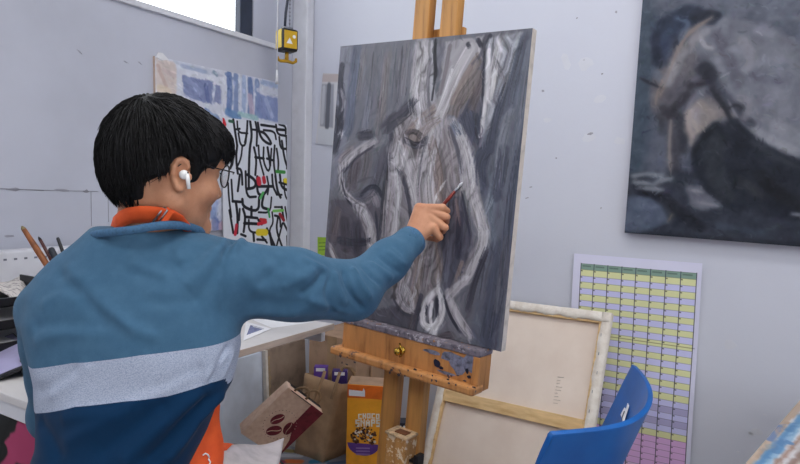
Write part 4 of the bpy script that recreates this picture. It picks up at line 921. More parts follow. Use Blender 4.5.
# brush jar behind his shoulder: brushes lean out of it
jb = at(66, 300, 1.62); jb = np.array([-1.60, 1.02, DZ])
jar = thing('brush_jar', jb, 'jar of brushes on the desk hidden behind his shoulder', 'jar')
MB().lathe(jb, [(0, 0), (.04, 0), (.042, .005), (.042, .115), (.038, .115), (.037, .008), (0, .008)], UP, 28).build('glass', plain('stoneware', (120, 112, 104), .4), jar)
def handle(name, label, pa, pb, r0, r1, mat, D=None, tip=None, cat='paintbrush', group=None):
    top = at(*pa, D); a2 = at(*pb, D-.05); dr = unit(a2-top)
    # run the handle down into the jar
    k = (DZ+.02-top[2])/dr[2]; bot = top+dr*k
    bot = np.array([jb[0]+np.clip(bot[0]-jb[0], -.022, .022), jb[1]+np.clip(bot[1]-jb[1], -.022, .022), DZ+.014])
    t = thing(name, bot, label, cat)
    MB().tube([bot, bot*.6+top*.4, bot*.2+top*.8, top*.985+bot*.015, top], [r0*.8, r0, r0, r1, r1*.7], 12).build('handle', mat, t)
    if tip is not None: MB().tube([top*.985+bot*.015, top*1.0, top+unit(top-bot)*.006], [r1*1.02, r1*.9, r1*.3], 10).build('tip', tip, t)
    return t
D0 = float(((jb+np.array([0, 0, .2])-CP)@CF))
handle('paintbrush', 'thick orange-brown brush handle leaning left from the jar', (23, 228), (43, 268), .0085, .0064, wood('brush_wood', (146, 84, 40), (104, 56, 26)), D0, plain('brush_end', (140, 126, 90), .5))
handle('paintbrush', 'thin dark red brush handle second from left in the jar', (39.5, 238.5), (47.5, 262), .005, .0042, plain('dark_red_lacquer', (78, 36, 34), .3), D0+.01, m_black)
handle('marker_pen', 'stubby rounded black marker standing in the jar', (50.5, 248), (54.5, 258), .0105, .0085, plain('black_marker', (38, 42, 52), .4), D0, None, 'marker')
handle('paintbrush', 'thin black brush handle rightmost in the jar', (57.5, 237.5), (61.5, 252), .005, .0046, m_black, D0+.01, None)

# stack of letter trays with papers at the desk's near end
tx = np.array([-1.70, .80, DZ])
t = thing('letter_tray', tx, 'black stacked letter tray of papers at the edge of the desk', 'letter tray')
for k, z in enumerate((.03, .085, .14)):
    mb = MB(); mb.bb(np.array([tx[0]-.12, tx[1]-.13, DZ+z]), np.array([tx[0]+.13, tx[1]+.13, DZ+z+.004])); mb.bb(np.array([tx[0]+.122, tx[1]-.13, DZ+z]), np.array([tx[0]+.13, tx[1]+.13, DZ+z+.022])); mb.bb(np.array([tx[0]-.12, tx[1]-.13, DZ+z]), np.array([tx[0]+.13, tx[1]-.124, DZ+z+.018])); mb.bb(np.array([tx[0]-.12, tx[1]+.124, DZ+z]), np.array([tx[0]+.13, tx[1]+.13, DZ+z+.04]))
    mb.build('tray', m_black, t, bevel=.001)
for sx in (-.115, .122):
    for sy in (-.127, .121): MB().bb(np.array([tx[0]+sx, tx[1]+sy, DZ]), np.array([tx[0]+sx+.008, tx[1]+sy+.006, DZ+.15])).build('post', m_black, t)
for k, z in enumerate((.034, .089)):
    mb = MB(); mb.bb(np.array([tx[0]-.10, tx[1]-.11, DZ+z]), np.array([tx[0]+.118, tx[1]+.11, DZ+z+.014])); tag(mb.build('paper_stack', m_paper, at_base=True), ['white papers filed in the lowest level of the black tray', 'white papers filed in the middle level of the black tray'][k], 'papers')
def flat(name, label, cat, poly, h, th, mat, parent=None):
    mb = MB(); mb.slab([onD(*p, h+th) for p in poly], UP, th); o = mb.build(name, mat, parent, at_base=True)
    return tag(o, label, cat) if label else o
# newspaper draped over the trays
zN = .158
n0 = [(-14, 287), (20, 277.5), (33, 279), (24, 300)]
Np = [onD(*p, zN) for p in n0]
mb = MB(); rows = []
for i in range(9):
    a = Np[0]+(Np[1]-Np[0])*i/8; b = Np[3]+(Np[2]-Np[3])*i/8
    rows.append([a+(b-a)*j/8+UP*(.004*math.sin(i*.9+j*.7)-.010*max(0, j-5)) for j in range(9)])
mb.grid(rows)
m_news = NT('newsprint'); _b = m_news.ramp(m_news.noise(38, 4, .6, (1, 2.2, 1)), [(.5, 0.0), (.58, 1.0)])
m_news.color(m_news.mix(_b, (206, 200, 196), (150, 146, 146))); m_news = m_news.set(.9)
tag(mb.build('newspaper', m_news, solid=.004, at_base=True), 'folded newspaper lying on top of the black letter tray', 'newspaper')
# tablet in a dark case propped on the desk edge, lilac screen, and clutter beside it
t = thing('tablet', (-1.40, .74, DZ), 'tablet with a lilac screen lying at the near corner of the desk', 'tablet')
poly = [(-40, 350), (20, 333), (33, 369), (24, 374)]
zz = [.0, .045, .004, .0]
Tq = [onD(-34, 352, .02), onD(14, 334, .05), onD(30.5, 368, .004), onD(-10, 382, .004)]
nT = unit(np.cross(Tq[1]-Tq[0], Tq[3]-Tq[0])); nT = nT if nT[2] > 0 else -nT
Tq[2] = Tq[1]+(Tq[3]-Tq[0])
mb = MB(); mb.slab([q+nT*.004 for q in Tq], nT, .008); mb.build('case', m_black, t, bevel=.002)
c_ = sum(Tq)/4; mb = MB(); mb.slab([c_+(q-c_)*.93+nT*.0052 for q in Tq], nT, .001); mb.build('screen', plain('lilac_screen', (168, 164, 200), .35, var=.03), t, label='pale lilac screen')
def lump(name, label, cat, px, py, h, r, mat, squash=.5, seed=1):
    g = np.random.default_rng(seed); c = onD(px, py, h)
    mb = MB(); mb.lathe(c, [(0, 0), (r*.8, 0), (r, r*squash*.5), (r*.92, r*squash*.9), (r*.5, r*squash*1.25), (0, r*squash*1.3)], UP, 18)
    return tag(mb.build(name, mat, at_base=True), label, cat)
mb = MB(); c_ = onD(7, 317, 0); c_ = np.array([-1.44, .79, DZ]); mb.lathe(c_, [(0, 0), (.052, 0), (.055, .006), (.055, .05), (.051, .05), (.050, .008), (0, .008)], UP, 26)
dish = tag(mb.build('paint_tub', m_black, at_base=True), 'small black paint tub on the desk in front of the letter tray', 'tub')
mb = MB(); mb.tube([c_+np.array([-.03, -.02, .012]), c_+np.array([.02, .0, .055]), c_+np.array([.075, .03, .075])], [.004, .006, .009], 10)
tag(mb.build('palette_knife', m_steel, at_base=True), 'silver palette knife resting in the black tub', 'palette knife')
mb = MB(); rr = [onD(20, 322, 0), onD(44, 322, 0), onD(44, 345, 0), onD(18, 345, 0)]
flat('sketch_paper', 'white loose sheet on the desk beside the tablet', 'paper', [(16, 322), (60, 318), (64, 352), (30, 356)], .0005, .001, m_paper)

# leaflets near the far end of the desk
flat('leaflet', 'white leaflet with a blue block at the desk edge under his arm', 'leaflet', [(243.5, 340.5), (246, 321.5), (271, 328.5)], .001, .0015, m_paper)
flat('printed_block', None, None, [(246.5, 335), (250.5, 325), (264, 328.6)], .0027, .0004, plain('slate_blue_print', (112, 118, 152), .7, var=.15, vs=90), bpy.data.objects['leaflet'])
mb = MB()
for k in range(3): mb.slab([onD(253+k*3.2, 326.2+k*.8, .0036), onD(258+k*3.2, 327.4+k*.8, .0036), onD(257.8+k*3.2, 327.9+k*.8, .0036), onD(252.6+k*3.2, 326.7+k*.8, .0036)], UP, .0003)
mb.build('printed_lines', m_paper, bpy.data.objects['leaflet'])
flat('loose_paper', 'flat white paper lying on the far half of the desk', 'paper', [(248, 318), (290, 316), (313, 322.2), (272, 328)], .0001, .0006, m_paper)

# ------------------------------------------------------------------ corner behind the easel: carton, bags, cereal
b0, b1 = onY(309, 350, 2.10)[0], onY(356, 372, 2.10)[0]; zc = float(onY(330, 336, 2.1)[2])
t = thing('cardboard_box', ((b0+b1)/2, 2.22, 0), 'plain brown cardboard box in the corner behind the paper bags', 'box')
MB().bb(np.array([b0, 2.10, 0]), np.array([b1, 2.36, zc])).build('carton', m_card, t, bevel=.003)
MB().bb(np.array([(b0+b1)/2-.025, 2.098, .0]), np.array([(b0+b1)/2+.025, 2.10, zc])).build('tape_strip', plain('parcel_tape', (166, 136, 104), .4), t)
b2 = onY(372, 372, 2.2)[0]
tag(MB().bb(np.array([b1+.006, 2.20, 0]), np.array([b2, 2.30, float(onY(365, 364, 2.2)[2])])).build('cardboard_offcut', m_card, at_base=True, bevel=.002), 'smaller brown cardboard piece standing right of the cardboard box', 'box')

# tall kraft bag
Bz = [np.array([-1.690, 1.975, 0]), np.array([-1.530, 1.965, 0]), np.array([-1.500, 2.085, 0]), np.array([-1.665, 2.095, 0])]
Tz = [at(305, 373, 2.57), at(341, 384, 2.50), at(366, 383, 2.60)]; Tz.append(Tz[0]+Tz[2]-Tz[1])
t = thing('kraft_bag', sum(Bz)/4, 'tall plain kraft paper carrier bag with purple cartons inside', 'paper bag')
def wall_(a, b, c, d, n=8, amp=.005, seed=0):
    g = np.random.default_rng(seed); R = []
    for i in range(n+1):
        u = i/n; R.append([(a+(b-a)*u)*(1-v)+(d+(c-d)*u)*v+unit(np.cross(b-a, d-a))*(amp*math.sin(u*7+v*9+seed)*math.sin(math.pi*u)*math.sin(math.pi*v)*1.6) for v in np.linspace(0, 1, n+1)])
    return R
mb = MB()
for i in range(4):
    j = (i+1) % 4; mb.grid(wall_(Bz[i], Bz[j], Tz[j], Tz[i], seed=i))
mb.add(Bz, [(3, 2, 1, 0)])
mb.build('bag_body', m_kraft, t, solid=.0015)
def bag_handle(A, B, h, out, w_=.012, mat=m_kraft, parent=None, th=.003):
    rows = []
    for q in np.linspace(0, math.pi, 15):
        p = (A+B)/2+(A-B)/2*math.cos(q)*(1-.25*math.sin(q))+UP*h*math.sin(q)**.8+out*math.sin(q)
        rows.append([p-unit(np.cross(unit(A-B), UP))*0+unit(A-B)*0+np.array([0, 0, w_/2])*abs(math.cos(q))*0+UP*w_/2*math.sin(q)+unit(A-B)*w_/2*math.cos(q), p-UP*w_/2*math.sin(q)-unit(A-B)*w_/2*math.cos(q)])
    return MB().grid(rows).build('handle', mat, parent, solid=th)
f0, f1 = Tz[0]*.75+Tz[1]*.25, Tz[0]*.2+Tz[1]*.8
ff = unit(np.cross(Tz[1]-Tz[0], UP)); ff = ff if ff[1] < 0 else -ff
# the front handle hangs down over the face, the back one stands up
mb = MB(); rows = []
m_handle = plain('kraft_handle', (150, 122, 92), .7)
for (A, B, dn) in ((Tz[0]*.6+Tz[1]*.4, Bz[0]*.3+Bz[1]*.3+Tz[0]*.2+Tz[1]*.2, 0), ):
    pass
A = Tz[0]*.35+Tz[1]*.65+UP*.035; B = at(318, 405, 2.42)
C1 = Tz[0]*.05+Tz[1]*.95; 
def strap(path, w_, nrm, name='handle', th=.003, mat=m_handle, parent=t):
    path = [np.asarray(p, float) for p in path]; R = []
    for i, p in enumerate(path):
        d = unit(path[min(i+1, len(path)-1)]-path[max(i-1, 0)]); s_ = unit(np.cross(d, nrm)); R.append([p-s_*w_/2, p+s_*w_/2])
    return MB().grid(R).build(name, mat, parent, solid=th)
dz_ = 2.475
strap([at(325, 371, dz_+.02), at(322, 380, dz_), at(318, 390, dz_-.01), at(313, 400, dz_-.02), at(310, 407, dz_-.025)], .013, -CF)
strap([at(341, 371, dz_+.02), at(344, 366.5, dz_+.05), at(350, 367.5, dz_+.08), at(354, 373, dz_+.10), at(355, 382, dz_+.10)], .013, -CF)
strap([at(340, 372, dz_+.02), at(337, 381, dz_), at(334, 391, dz_-.005), at(331.5, 399, dz_-.01)], .013, -CF)
for px, py, px2, D_, nm, lab in [(313, 367, 328, 2.575, 'carton', 'purple and white carton in the tall kraft bag, left one'), (331, 371, 348, 2.57, 'carton', 'dark purple carton in the tall kraft bag, right one')]:
    a = at(px, py, D_); b = at(px2, py+4, D_); ux_ = unit((b-a)*[1, 1, 0]); wv = float(np.linalg.norm(b-a)); nn_ = np.array([ux_[1], -ux_[0], 0])
    c = (a+b)/2-nn_*.02
    k = thing(nm, np.array([c[0], c[1], .2]), lab, 'carton')
    topz = float((a[2]+b[2])/2)+.008
    MB().box(np.array([c[0], c[1], (topz+.2)/2]), (wv*.86, .035, topz-.2), (ux_, nn_, UP)).build('carton_body', plain('purple_card' if px < 320 else 'deep_purple_card', (96, 62, 150) if px < 320 else (66, 48, 116), .5), k, bevel=.001)
    MB().box(np.array([c[0], c[1], topz-.012])+nn_*.0177, (wv*.6, .0008, .014), (ux_, nn_, UP)).build('label_panel', m_paper, k, label='white printed panel')

# small coffee bag lying against the tall one
K0, K1, K2 = at(240.6, 433.6, 2.33), at(288.5, 387.5, 2.33), at(322, 414.5, 2.42)
ku = unit(K1-K0); K3 = K0+(K2-K1); kw = unit((K2-K1)-ku*((K2-K1)@ku)); kn = np.cross(ku, kw); kn = kn if kn@CF < 0 else -kn
KL, KW = float(np.linalg.norm(K1-K0)), float((K2-K1)@kw)
def kp(u, v, d=0.0): return K0+ku*u*KL+kw*v*KW-kn*d
m_kraft2 = NT('striped_kraft'); m_kraft2.color(m_kraft2.ramp(m_kraft2.noise(60, 3, .5, (1, 1, 1)), [(.3, (222, 186, 162)), (.7, (236, 206, 184))])); m_kraft2 = m_kraft2.set(.75)
m_maroon = plain('maroon_print', (124, 42, 54), .7, var=.1, vs=40)
t = thing('coffee_bag', (kp(0, 1, .03)+kp(0, 0, .03))/2, 'small kraft coffee bag with maroon beans tipped against the tall bag', 'paper bag')
mb = MB(); mb.hexa([kp(0, 0, .062), kp(0, 1, .062), kp(0, 1, .0), kp(0, 0, .0)], [kp(1, 0, .05), kp(1, 1, .05), kp(1, 1, .002), kp(1, 0, .002)], 0)
mb.build('bag_body', [m_kraft2], t, bevel=.003)
def decal(mb, uv, d=.0012, th=.0006): mb.slab([kp(u, v, -d) for u, v in uv], kn, th)
mb = MB()
arc = [(.36+.30*math.cos(a)*.0+u_, v_) for a, u_, v_ in []]
band = [(1.0, .66), (1.0, 1.0), (.0, 1.0), (.0, .985), (.18, .955), (.34, .90), (.46, .80), (.52, .70), (.60, .68)]
decal(mb, band); mb.build('maroon_band', m_maroon, t, label='maroon printed band')
def ell(cu, cv, ru, rv, an, n=22):
    out = []
    for q in np.linspace(0, 2*math.pi, n, endpoint=False):
        a, b = ru*math.cos(q), rv*math.sin(q); c, s_ = math.cos(an), math.sin(an)
        out.append((cu+(a*c-b*s_)/KL, cv+(a*s_+b*c)/KW))
    return out
def from_px(px, py):
    d = ray(px, py); q = CP+d*(((K0-CP)@kn)/(d@kn))-K0; return (q@ku)/KL, (q@kw)/KW
for (px, py, ru, rv, an) in [(277.5, 419, .029, .020, .35), (274, 430.5, .031, .022, .75), (288.5, 428.5, .029, .020, -.35)]:
    u_, v_ = from_px(px, py); mb = MB(); mb2 = MB(); decal(mb, ell(u_, v_, ru, rv, an))
    c, s_ = math.cos(an), math.sin(an)
    cr = [(k*ru*.9, .003*math.sin(k*3)) for k in np.linspace(-1, 1, 9)]
    pts_ = [(u_+(a*c-b*s_)/KL, v_+(a*s_+b*c)/KW) for a, b in cr]
    mb2.tube([kp(*q, -.0022) for q in pts_], .0012, 5)
    bn = mb.build('bean_print', m_maroon, t, label='maroon printed coffee bean'); mb2.build('bean_crease', m_kraft2, bn)
mb = MB(); mb2 = MB(); u_, v_ = from_px(280, 424.5)
for k in range(30):
    a = 2*math.pi*k/30; R_ = .065
    q = (u_+R_*math.cos(a)/KL, v_+R_*math.sin(a)/KW)
    if not (.03 < q[0] < .97 and .03 < q[1] < .97): continue
    inside = q[1] > .90 or (q[0] > .5 and q[1] > .68)
    decal(mb2 if inside else mb, ell(q[0], q[1], .0018, .0012+.0008*(k % 3 == 0), a+1.57, 6), .0019)
mb.build('ring_lettering', m_maroon, t, label='ring of tiny maroon lettering'); mb2.build('ring_lettering', m_kraft2, t, label='ring of tiny pale dots')
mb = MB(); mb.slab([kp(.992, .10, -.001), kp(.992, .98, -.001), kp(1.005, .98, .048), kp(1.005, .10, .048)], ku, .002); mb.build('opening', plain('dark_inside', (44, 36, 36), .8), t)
def arcstrap(a, b, h, d0, lean, name='handle'):
    pth = []
    for q in np.linspace(0, math.pi, 11):
        v = (a+b)/2-(b-a)/2*math.cos(q); pth.append(kp(1.0+h*math.sin(q)/KL, v, d0+lean*math.sin(q)))
    return strap(pth, .010, kn, name, .002, m_handle, t)
arcstrap(.18, .50, .038, .010, -.004); arcstrap(.52, .88, .040, .045, .004)
# cereal box
c0, c1 = onZ(345.6, 476, 0.0), onZ(391, 480, 0.0); ux_ = unit(c1-c0); nn_ = np.array([-ux_[1], ux_[0], 0])
zt_ = .352
for _ in range(3):
    d = ray(347.5, 384); q = CP+d*(((c0-CP)@nn_)/(d@nn_)); zt_ = float(q[2])
cw = float(np.linalg.norm(c1-c0))
ct = thing('cereal_box', (c0+c1)/2+nn_*.035, 'orange chocolate cereal box standing behind the easel post', 'cereal box')
def cb(u, z, d=0.0): return c0+ux_*u*cw+nn_*d+UP*z
mb = MB(); mb.hexa([cb(0, 0, 0), cb(1, 0, 0), cb(1, 0, .07), cb(0, 0, .07)], [cb(0, zt_), cb(1, zt_), cb(1, zt_+.012, .07), cb(0, zt_+.012, .07)])
mb.build('carton', plain('cereal_orange', (238, 164, 44), .45, var=.04), ct, bevel=.001)
def cpx(px, py):
    d = ray(px, py); q = CP+d*(((c0-CP)@nn_)/(d@nn_))-c0; return (q@ux_)/cw, q[2]
def cslab(mb, pts_, d=.0008, th=.0005): mb.slab([cb(u, z, -d) for u, z in pts_], -nn_, th)
uz = lambda px, py: cpx(px, py)
zb_ = uz(360, 398.5)[1]
mb = MB(); cslab(mb, [(.0, zb_), (.55, zb_+.002), (1.0, zb_), (1.0, zt_-.001), (0.0, zt_-.001)]); mb.build('top_band', plain('deep_orange_print', (228, 110, 34), .45), ct, label='deeper orange top band')
MB().add([], []) if False else None
mb = MB(); mb.hexa([cb(0.01, zt_+.0005, .001), cb(.99, zt_+.0005, .001), cb(.99, zt_+.012, .069), cb(.01, zt_+.012, .069)], [cb(0.01, zt_+.0012, .001), cb(.99, zt_+.0012, .001), cb(.99, zt_+.0127, .069), cb(.01, zt_+.0127, .069)]); mb.build('top_flap', m_card, ct, label='bare card top flap')
mb = MB(); cslab(mb, [uz(349, 395.5), uz(365, 396.5), uz(365, 391), uz(363.6, 388), uz(362.6, 391), uz(349, 389.5)], .0016); mb.build('logo_patch', m_paper, ct, label='white brand patch')
def blocks(mb, s, x0, y0, w_, h_, gap, d=.0022, curve=0.0):
    F_ = {'C': ['111', '100', '100', '100', '111'], 'H': ['101', '101', '111', '101', '101'], 'O': ['111', '101', '101', '101', '111'], 'S': ['111', '100', '111', '001', '111'], 'N': ['1001', '1101', '1011', '1001', '1001'], 'A': ['010', '101', '111', '101', '101'], 'P': ['111', '101', '111', '100', '100']}
    x = x0
    for i, chh in enumerate(s):
        gph = F_[chh]; nc = len(gph[0]); cw_ = w_/3
        yo = curve*((i-(len(s)-1)/2)/len(s)*2)**2
        for r_, line in enumerate(gph):
            for c_i, b_ in enumerate(line):
                if b_ == '1':
                    xa, xb = x+c_i*w_/nc, x+(c_i+1.06)*w_/nc; ya, yb_ = y0+yo+r_*h_/5, y0+yo+(r_+1.06)*h_/5
                    cslab(mb, [uz(xa, yb_), uz(xb, yb_), uz(xb, ya), uz(xa, ya)], d)
        x += w_+gap
mb = MB(); blocks(mb, 'CHOCO', 358.2, 413.2, 3.5, 5.0, .95, curve=.8); blocks(mb, 'SNAPS', 355.4, 419.0, 4.2, 7.2, 1.0, curve=.6); mb.build('title_lettering', plain('cream_print', (240, 232, 214), .5), ct, label='cream title lettering')
mb = MB(); u_, z_ = uz(363.5, 443.5)
hz_ = .060
cslab(mb, [(u_+.065*math.cos(a)/cw, z_+.060*math.sin(a)*.82) for a in np.linspace(math.pi, 2*math.pi, 20)], .0012); mb.build('purple_bowl', plain('purple_print', (96, 58, 140), .5), ct, label='purple printed bowl')
mbs = [MB(), MB(), MB()]
g = np.random.default_rng(11)
for i in range(95):
    a = g.random(); px = 351.5+g.random()*24; py = 431+g.random()*13-(abs(px-363.5)<7)*g.random()*4
    if i > 84: px = 356+g.random()*16; py = 424+g.random()*8
    u2, z2 = uz(px, py)
    if u2 < .02 or u2 > .95: continue
    r_ = .0035+.003*g.random(); k = 0 if a < .55 else (1 if a < .82 else 2)
    cslab(mbs[k], [(u2+r_*(.7+.5*g.random())*math.cos(q)/cw, z2+r_*(.7+.5*g.random())*math.sin(q)) for q in np.linspace(0, 5.5, 7)], .0018+.00015*(i % 6))
for k, (c, lab) in enumerate([((74, 42, 26), 'printed dark cereal pieces'), ((122, 78, 48), 'printed brown cereal pieces'), ((236, 226, 212), 'printed milk splashes')]): mbs[k].build('printed_cereal', plain('print_%s' % 'abc'[k], c, .5), ct, label=lab)
mb = MB()
for y in (447.5, 450.5, 453.5): cslab(mb, [uz(356, y+1.1), uz(370, y+1.4), uz(370, y), uz(356, y-.3)], .0021)
mb.build('small_print', plain('lilac_print', (146, 116, 178), .5), ct, label='lilac small print lines')

# patterned packet between the easel posts
pc_ = onZ(403, 425, .31); pc_ = at(404, 430, 2.0); pz = float(at(404, 420, 2.0)[2])
t = thing('patterned_packet', np.array([pc_[0], pc_[1], 0]), 'black packet with white dots standing behind the easel posts', 'packet')
ax_ = (LAT, FWD, UP)
MB().box(np.array([pc_[0], pc_[1], pz/2]), (.066, .05, pz), ax_).build('packet_body', plain('packet_black', (26, 28, 40), .5), t, bevel=.003)
mb = MB(); o_ = np.array([pc_[0], pc_[1], 0])-FWD*.0255
for r_ in range(9):
    for c_i in range(5):
        q = o_+LAT*(-.026+c_i*.013+(.0065 if r_ % 2 else 0))+UP*(pz-.012-r_*.011)
        if abs((q-o_)@LAT) < .031: mb.slab([q+LAT*.0042*math.cos(a)+UP*.0042*math.sin(a) for a in np.linspace(0, 5.236, 6)], -FWD, .0006)
mb.build('dot_pattern', m_paper, t)

# printed sheets strewn on the floor by the bags
fl0 = [onZ(236, 476, .004), onZ(346, 486, .004), onZ(352, 452, .004), onZ(262, 446, .004)]
uxf = unit(fl0[1]-fl0[0]); dzf = unit((fl0[3]-fl0[0])-uxf*((fl0[3]-fl0[0])@uxf)); Wf, Hf = float(np.linalg.norm(fl0[1]-fl0[0])), .30
TLf = fl0[0]+dzf*Hf
Pf = Paint(120, 70, (128, 130, 140), plane_to(TLf, uxf, -dzf, Wf, Hf, 120, 70)).prep(1.1); P = Pf; P.mottle(10, 8)
for c, w_, pts_ in [((206, 110, 52), 8, ((286, 462), (300, 463))), ((40, 108, 140), 7, ((312, 463), (326, 461))), ((176, 178, 188), 7, ((284, 456), (300, 457))), ((120, 104, 60), 6, ((282, 451), (304, 453))), ((60, 60, 70), 5, ((266, 458), (282, 462))), ((150, 60, 90), 4, ((280, 461), (284, 463))), ((70, 90, 120), 6, ((330, 464), (345, 462)))]: S(c, w_, *pts_, alpha=.95)
t_ = sheet('printed_sheet', TLf, uxf, -dzf, Wf, Hf, P, m_matte_paint, None, lambda u, v: np.array([0, 0, 1.])*(.003+.003*np.sin(u*9)*np.cos(v*7)))
tag(t_, 'colourful printed sheet lying on the floor below the coffee bag', 'paper')

# canvas of blue strokes lying on a low plinth by the wall
zl = .56
e0, e1 = onZ(745, 464, zl), onZ(800, 400, zl); dv = unit(e1-e0); dr = np.array([dv[1], -dv[0], 0])
Bc = e0-dv*.28; Hc = float(min((YW-.02-Bc[1])/dv[1], 9)); Wc = .62
Hc = min(Hc, .98); 
while (Bc+dr*0+dv*Hc)[1] > YW-.015: Hc -= .01
th_ = .030
t = thing('blue_stroke_canvas', Bc+dr*Wc/2+dv*Hc/2-UP*th_, 'canvas with loose blue and white strokes lying flat at the lower right', 'canvas')
cz = np.array([0, 0, 1.])
mb = MB(); mb.hexa([Bc-cz*th_, Bc+dr*Wc-cz*th_, Bc+dr*Wc+dv*Hc-cz*th_, Bc+dv*Hc-cz*th_], [p-cz*.0006 for p in (Bc, Bc+dr*Wc, Bc+dr*Wc+dv*Hc, Bc+dv*Hc)]); mb.build('canvas_edge', plain('linen_edge', (176, 148, 122), .85, var=.08), t, label='bare tan linen edge')
nx, ny = 150, 220; TLb = Bc+dv*Hc
P = Paint(nx, ny, (196, 186, 186), plane_to(TLb, dr, -dv, Wc, Hc, nx, ny)).prep(1.3); P.mottle(14, 6, 3, 1.4)
q = lambda a, k: (745+k+(800-745)*a, 464-64*a)
for k, w_, c in [(-2, 6, (184, 158, 134)), (2, 6, (180, 154, 130)), (6, 6, (186, 160, 136)), (10, 5, (180, 152, 128)), (13.5, 2.5, (210, 206, 206)), (16, 3, (196, 200, 210)), (20, 6, (58, 122, 178)), (25, 3, (36, 92, 150)), (28, 5, (140, 182, 214)), (33, 4, (210, 212, 220)), (39, 6, (150, 110, 92)), (46, 6, (206, 204, 208)), (54, 6, (128, 96, 84)), (61, 5, (206, 192, 178)), (70, 8, (168, 184, 180)), (80, 6, (200, 176, 150))]:
    for a in np.arange(-.6, 1.4, .14): S(tuple(np.clip(np.array(c)*.8+36+rng.normal(0, 8), 0, 255)), w_, q(a, k+rng.normal(0, 1.2)), q(a+.1, k+1+rng.normal(0, 1.2)), q(a+.22, k+rng.normal(0, 1.2)), alpha=.85)
S((84, 128, 172), 4, (776, 452), (783, 440), (789, 443), alpha=.95); S((90, 120, 170), 3, (770, 440), (780, 426), alpha=.8)
P.brush(400, 14, 2.4, 12, .5, spread=.2)
sheet('painted_face', TLb, dr, -dv, Wc, Hc, P, m_paint, t)
t = thing('low_plinth', Bc+dr*(Wc/2+.06)+dv*Hc/2-UP*zl, 'low grey plinth under the canvas with blue strokes', 'plinth')
pc = Bc+dr*(Wc/2+.05)+dv*Hc/2; MB().box(np.array([pc[0], pc[1], (zl-th_)/2]), (Wc-.16, Hc-.14, zl-th_-.001), (dr, dv, UP)).build('plinth_body', plain('grey_plinth', (150, 150, 154), .6), t, bevel=.004)
